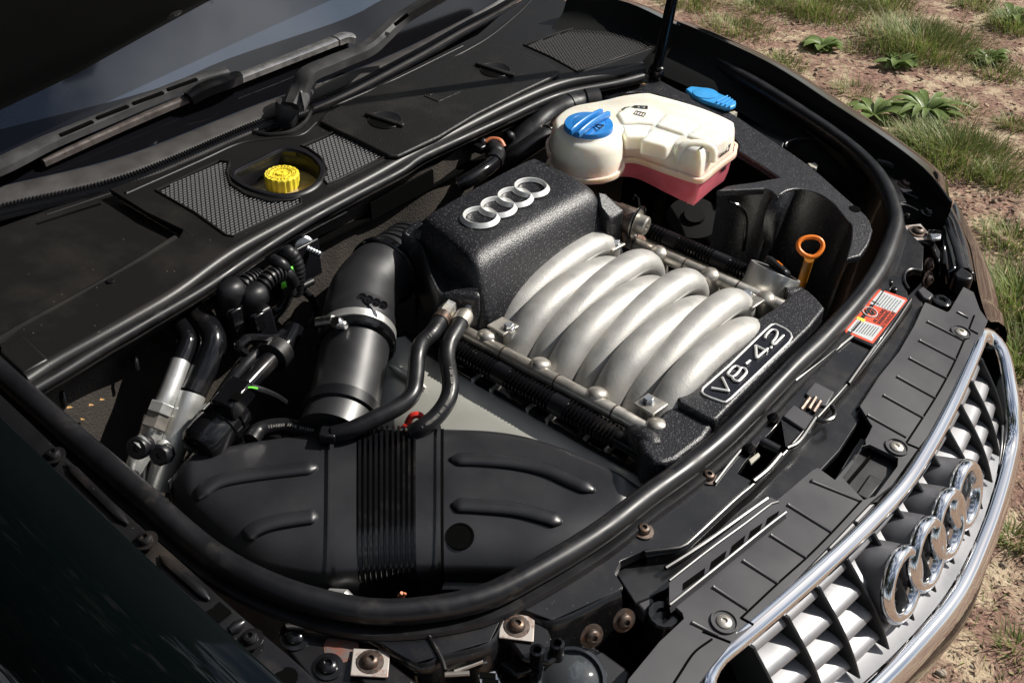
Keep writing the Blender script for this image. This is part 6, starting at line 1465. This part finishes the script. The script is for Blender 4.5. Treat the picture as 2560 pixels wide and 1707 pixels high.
# ================================================================ bumper skin
t = thing('front_bumper', 'glossy dark bumper skin below and beside the chrome grille', 'bumper', V(.5, 0, -.7))
bo = [V(p.x, p.y, p.z) for p in half[5:]]+[V(p.x, -p.y, p.z) for p in half[-2:4:-1]]
BO = along(bo, 90)
rows = []
cenb = V(.455, 0, -.11)
for dist, dz, dxx in ((.002, -.004, 0), (.008, -.006, .001), (.012, -.014, .002), (.014, -.04, .002), (.010, -.09, -.002), (-.004, -.18, -.016), (-.03, -.30, -.05), (-.06, -.50, -.10)):
    r = []
    for p in BO:
        d = (p-cenb); d.z *= .4; d.normalize(); r.append(V(p.x+d.x*dist+dxx, p.y+d.y*dist, p.z+dz if p.z < -.1 else p.z+dz*.9))
    rows.append(r)
m = M(); m.grid(rows); finish('skin', m, 'paint', t, ang=70)
# far corner beside the lamp
ia = [at('W', 476, 512, -.035), at('W', 560, 710, -.045), at('W', 618, 850, -.055), at('W', 655, 1040, -.062), at('W', 690, 1220, -.062), at('W', 742, 1390, -.058), at('U5', 775, 140, -.058)]
oa = [at('W', 500, 520, -.055), at('W', 612, 725, -.085), at('W', 722, 935, -.13), at('W', 800, 1130, -.165), at('W', 850, 1300, -.17), at('W', 880, 1410, -.165), at('U5', 890, 120, -.15), at('U5', 905, 230, -.14)]
A_, B_ = along(ia, 40), along(oa, 40)
m = M(); m.grid([[p+V(-.01, -.01, -.03) for p in A_], A_, [p.lerp(q, .35)+V(0, 0, .008) for p, q in zip(A_, B_)], [p.lerp(q, .75)+V(0, 0, .008) for p, q in zip(A_, B_)], B_, [q+V(.006, .02, -.06) for q in B_], [q+V(.0, .03, -.18) for q in B_], [q+V(-.04, .0, -.45) for q in B_]]); finish('corner', m, 'paint', t, ang=70)
A_, B_ = [V(p.x, -p.y, p.z-.004) for p in A_], [V(p.x, -p.y, p.z-.004) for p in B_]
m = M(); m.grid([[p+V(-.01, .01, -.03) for p in A_], A_, [p.lerp(q, .35)+V(0, 0, .008) for p, q in zip(A_, B_)], [p.lerp(q, .75)+V(0, 0, .008) for p, q in zip(A_, B_)], B_, [q+V(.006, -.02, -.06) for q in B_], [q+V(.0, -.03, -.18) for q in B_], [q+V(-.04, .0, -.45) for q in B_]]); finish('corner', m, 'paint', t, ang=70)
# ================================================================ headlamps
t = thing('headlamp', 'headlamp with clear lens and black frame beyond the warning sticker', 'headlamp', V(.24, .56, -.2), 'headlamps')
hz_ = lambda w, x, y, z: at(w, x, y, z)
m = M(); m.patch([[at('W', 300, 470, -.02), at('W', 380, 640, -.03), at('W', 400, 860, -.04), at('W', 420, 1050, -.05)], [at('W', 390, 490, -.02), at('W', 440, 640, -.028), at('W', 500, 840, -.04), at('W', 540, 1000, -.05)], [at('W', 460, 520, -.04), at('W', 520, 690, -.05), at('W', 570, 850, -.06), at('W', 620, 1040, -.07)]], 14, 24); finish('lens', m, 'lamp_clear', t, solid=.003)
m = M(); m.tube(along([at('W', 310, 480, -.012), at('W', 430, 610, -.018), at('W', 470, 720, -.022), at('W', 510, 840, -.028), at('W', 540, 960, -.035), at('W', 560, 1010, -.038)], 24), .006, 8, flat=(1.4, .5)); finish('frame_strip', m, 'gloss_black', t)
m = M(); fr1 = along([at('W', 330, 470, -.015), at('W', 450, 620, -.022), at('W', 520, 800, -.03), at('W', 560, 950, -.038), at('W', 640, 1060, -.045)], 24); fr2 = along([at('W', 470, 510, -.022), at('W', 550, 690, -.032), at('W', 600, 830, -.042), at('W', 630, 960, -.05), at('W', 650, 1090, -.055)], 24)
m.grid([fr1, [p.lerp(q, .5)+V(0, 0, .004) for p, q in zip(fr1, fr2)], fr2, [q+V(.004, .004, -.012) for q in fr2]]); finish('black_frame', m, 'gloss_black', t, solid=.003)
m = M(); m.slab([at('W', x, y, -.03) for x, y in [(480, 1040), (540, 985), (640, 1050), (640, 1090), (590, 1095), (500, 1080)]], .03); finish('corner_block', m, 'satin_black', t, bevel=.004)
for pts in ([(280, 700), (350, 700), (390, 740), (385, 770), (310, 775)],):
    m = M(); m.slab([at('W', x, y, -.008) for x, y in pts], .006); k = finish('lug', m, 'zinc', t, bevel=.002)
    for q in ((318, 722), (360, 720)): m = M(); m.lathe([(.006, 0), (.0058, .0006), (.0003, .0006)], at('W', *q, -.008), n=16); finish('lug_hole', m, 'void', k)
m = M(); m.tube([at('W', 415, 1100, -.06), at('W', 405, 960, -.02), at('W', 400, 840, -.01)], [.008, .006, .004], 10); finish('adjuster_rod', m, 'gloss_black', t)
m = M(); m.slab([at('W', x, y, -.09) for x, y in [(210, 430), (300, 470), (460, 560), (560, 1000), (640, 1100), (480, 1280), (300, 1250), (240, 1000)]], .12); finish('housing', m, 'void', t)
# carrier arms that bolt the lamp down
def lamp_arm(par, w, pts, bz, bx, rust=False, sq=True, dz=-.008):
    P = [fp(w, x, y, dz) for x, y in pts]; m = M(); m.slab(P, .007); k = finish('mounting_arm', m, 'metal_black', par, bevel=.002)
    p = fp(w, *bx, dz+.001)
    if sq:
        m = M(); d = V(.87, .5, 0); m.box(p+V(0, 0, .0004), (.040, .032, .0016), (V(.8, -.6, -.1).normalized(), V(.6, .8, 0), V(.13, 0, 1).normalized())); finish('square_washer', m, 'rust_washer', k, bevel=.002)
    bolt(k, p+V(0, 0, .0012), .0095, (.13, 0, 1), 'rust_bolt')
lamp_arm(t, 'C', [(1395, 1225), (1405, 1190), (1440, 1175), (1530, 1205), (1640, 1285), (1620, 1330), (1540, 1290), (1450, 1250)], 0, (1475, 1208))
lamp_arm(t, 'U1', [(1630, 90), (1660, 45), (1740, 35), (1860, 90), (1990, 310), (1950, 370), (1870, 200), (1700, 150)], 0, (1740, 85))
lamp_arm(t, 'C', [(1250, 1080), (1270, 1050), (1380, 1090), (1510, 1140), (1505, 1185), (1440, 1150)], 0, (1412, 1138), sq=False)
for q in (('C', 1218, 985), ('C', 1255, 1062), ('C', 1620, 1390), ('C', 1160, 940)): bolt(t, fp(*q, -.004), .008, (.13, 0, 1), 'gloss_black')
m = M(); m.tube(along([fp('C', 1290, 1060, .0), fp('C', 1380, 1085, .004), fp('C', 1460, 1110, .004), fp('C', 1500, 1150, 0)], 14), .007, 8); finish('drain_pipe', m, 'rubber', t)

t = thing('headlamp', 'headlamp with bolted arms beside the near-black wing', 'headlamp', V(.24, -.56, -.2), 'headlamps')
plp = [fp('U3', x, y, -.012) for x, y in [(290, 720), (310, 660), (350, 610), (420, 592), (560, 600), (1060, 695), (1140, 740), (1640, 1180), (1700, 1260), (1100, 1300), (700, 1230), (600, 1150), (400, 900)]]
m = M(); m.slab(plp, .01); bp_ = finish('mounting_plate', m, 'metal_black', t, bevel=.003, seg=3)
for q in ((460, 760), (785, 1045)): bolt(bp_, fp('U3', *q, -.0115), .0095, (.13, 0, 1), 'gloss_black')
p = fp('U3', 915, 850, -.0115); m = M(); m.lathe([(.017, 0), (.013, .0008), (.0003, .001)], p, (.13, 0, 1), 22); finish('rust_spot', m, mat('rust_spot', (.10, .075, .07), .7, dust=(90, (.15, .05, .03), .42, .6)), bp_)
P = [fp('U3', x, y, -.008) for x, y in [(1000, 1010), (1060, 930), (1220, 870), (1260, 890), (1640, 1180), (1560, 1300), (1200, 1300), (1010, 1080)]]
m = M(); m.slab(P, .008); k = finish('mounting_arm', m, 'metal_black', t, bevel=.003)
p = fp('U3', 1200, 1010, -.007); m = M(); m.box(p+V(0, 0, .0008), (.036, .031, .0018), (V(.75, .66, -.1).normalized(), V(-.66, .75, 0), V(.13, 0, 1).normalized())); finish('square_washer', m, 'rust_washer', k, bevel=.002)
bolt(k, p+V(0, 0, .0016), .0085, (.13, 0, 1), 'rust_bolt')
P = [fp('U4', x, y, -.004) for x, y in [(240, 690), (290, 610), (430, 500), (500, 490), (750, 670), (800, 800), (880, 920), (760, 1010), (500, 970), (400, 830)]]
m = M(); m.slab(P, .008); k = finish('mounting_arm', m, 'metal_black', t, bevel=.003)
p = fp('U4', 440, 660, -.003); m = M(); m.box(p+V(0, 0, .0008), (.035, .031, .0018), (V(.8, .6, -.1).normalized(), V(-.6, .8, 0), V(.13, 0, 1).normalized())); finish('square_washer', m, 'rust_washer', k, bevel=.002)
bolt(k, p+V(0, 0, .0016), .0085, (.13, 0, 1), 'rust_bolt')
for q in ((636, 950), (832, 885)): p = fp('U4', *q, -.003); m = M(); m.lathe([(.0075, -.01), (.0075, .012), (.0045, .0125), (.004, .004), (.0003, .004)], p, n=14); finish('stud', m, 'gloss_black', k)
m = M(); m.patch([[fp('U4', 560, 1120, -.045), fp('U4', 800, 1010, -.04), fp('U4', 1020, 990, -.04), fp('U4', 1200, 1090, -.05)], [fp('U4', 600, 1300, -.045), fp('U4', 850, 1180, -.035), fp('U4', 1020, 1140, -.035), fp('U4', 1160, 1200, -.05)], [fp('U4', 700, 1500, -.07), fp('U4', 900, 1420, -.06), fp('U4', 1100, 1350, -.06), fp('U4', 1250, 1320, -.07)]], 14, 20); finish('lens', m, 'lamp_clear', t, solid=.003)
m = M(); m.tube(along([fp('U4', 560, 1110, -.038), fp('U4', 800, 1000, -.034), fp('U4', 1000, 970, -.034), fp('U4', 1150, 1060, -.042), fp('U4', 1230, 1170, -.05)], 20), .0045, 8); finish('lens_rim', m, 'gloss_black', t)
m = M(); m.lathe([(.036, -.02), (.036, 0), (.034, .003), (.031, .003), (.030, -.002), (.022, .004), (.001, .009)], fp('U4', 980, 1180, -.034), (.2, -.25, .9), 32); finish('projector', m, 'lamp_clear', t)
m = M(); m.slab([fp('U4', x, y, -.03) for x, y in [(260, 990), (400, 950), (600, 1070), (430, 1130)]], .008); finish('heat_shield', m, 'satin_black', t, bevel=.002)
m = M(); m.slab([fp('U4', x, y, -.026) for x, y in [(50, 1120), (230, 1075), (300, 1230), (120, 1300)]], .003); k = finish('clip_plate', m, 'zinc', t, bevel=.001)
for q in ((155, 1128), (180, 1195)): m = M(); m.box(fp('U4', *q, -.0252), (.016, .007, .001), (V(.75, .6, -.09).normalized(), V(-.6, .75, 0), V(0, 0, 1))); finish('clip_slot', m, 'void', k)
for a, b in (((1770, 1115), (1885, 1020)), ((2020, 1090), (2300, 985)), ((1930, 1120), (2170, 1105))):
    m = M(); m.tube([fp('U3', *a, -.02), fp('U3', *b, -.016)], .0026, 8); finish('spring_wire', m, 'rail_steel', t)
m = M(); m.slab([fp('U4', x, y, -.05) for x, y in [(930, 790), (1100, 745), (1180, 780), (1200, 840), (1300, 900), (1560, 1090), (1500, 1300), (1250, 1200), (1000, 920)]], .04); finish('bulb_housing', m, 'satin_black', t, bevel=.008, seg=3)
m = M(); m.slab([fp('U4', x, y, -.02) for x, y in [(1540, 340), (1700, 250), (1810, 410), (1700, 520)]], .02); o = finish('stop_block', m, 'cover_grey', bevel=.003); tag(o, 'grey rubber bonnet stop block beside the louvres', 'stop block')
m = M(); m.slab([fp('U1', x, y, -.012) for x, y in [(1730, 640), (1790, 600), (1905, 690), (1870, 745), (1790, 720)]], .02); o = finish('stop_block', m, 'cover_grey', bevel=.003); tag(o, 'grey rubber bonnet stop block beside the warning sticker', 'stop block')
# near-black block added to stand for the darkness under the front end
m = M(); m.slab([V(.30, -.60, -.20), V(.42, -.40, -.20), V(.47, 0, -.21), V(.42, .40, -.20), V(.30, .60, -.20), V(.10, .66, -.20), V(.26, .30, -.20), V(.28, 0, -.20), V(.26, -.30, -.20), V(.10, -.66, -.20)], .25); o = finish('front_shade_block', m, 'void'); tag(o, 'near-black block standing for the shade deep behind the grille', 'shade block')
# ================================================================ trees round the clearing (they show as reflections in paint and chrome)
plain('tree_leaf', (.012, .026, .007), (.05, .065, .02), .6)
mat('bark', (.045, .036, .028), .9, bump=(30, .8, .02), var=(12, .35))
random.seed(21)
t0 = thing('woodland_tree', 'leafy tree at the clearing edge, mirrored in the black wing', 'tree', V(-9, -3, GZ), 'trees round the clearing')
b0 = V(-9, -3, GZ)
m = M(); m.tube(catmull([b0, b0+V(.1, .05, 2.5), b0+V(-.1, .2, 5.5), b0+V(.2, .1, 9.0)], 16), [.26-.0145*i for i in range(16)], 10)
tips = []
for i in range(22):
    z = 2.2+6.2*i/21; a = i*2.4; L = 2.9*(1-.55*(i/21))*random.uniform(.75, 1.15)
    p = b0+V(0, .1, z); q = p+V(math.cos(a)*L, math.sin(a)*L, L*random.uniform(.15, .6))
    mid = p.lerp(q, .5)+V(0, 0, .18); m.tube(catmull([p, mid, q], 8), [.07-.0075*k for k in range(8)], 6); tips += [mid, q, p.lerp(q, .78)]
finish('trunk', m, 'bark', t0, ang=80, merge=False)
m = M()
for tp in tips:
    for k in range(75):
        c = tp+V(random.gauss(0, .42), random.gauss(0, .42), random.gauss(0, .34)); s_ = random.uniform(.09, .19)
        a = V(random.gauss(0, 1), random.gauss(0, 1), random.gauss(0, .6)).normalized()*s_; b = a.orthogonal().normalized()*s_*.6
        m.add([c-a, c+b, c+a, c-b], [(0, 1, 2, 3)])
finish('crown', m, 'tree_leaf', t0, ang=180, merge=False)
spots = [(-8.0, -8.6), (-10.8, -5.8), (-13.0, -3.6), (-4.6, -2.4), (-5.6, .2), (-3.4, -4.6), (-8.0, 1.2), (-7.2, -5.5), (-4.6, -8.2), (-1.2, -9.0), (2.4, -8.4), (5.6, -7.0), (-10.5, 4.6), (-9.5, 8.5), (-5.0, 11.5), (8.6, -4.2), (-12.5, -1.2), (-6.2, -1.8), (-.5, 14.5), (13.5, -1.0), (-7.6, 3.2)]
for i, (x, y) in enumerate(spots):
    o = copy_tree(t0, (x+9, y+3, 0), rotz=i*1.7); s_ = random.uniform(.85, 1.2)*(1.35 if i < 6 else 1); o.scale = (s_, s_, s_)
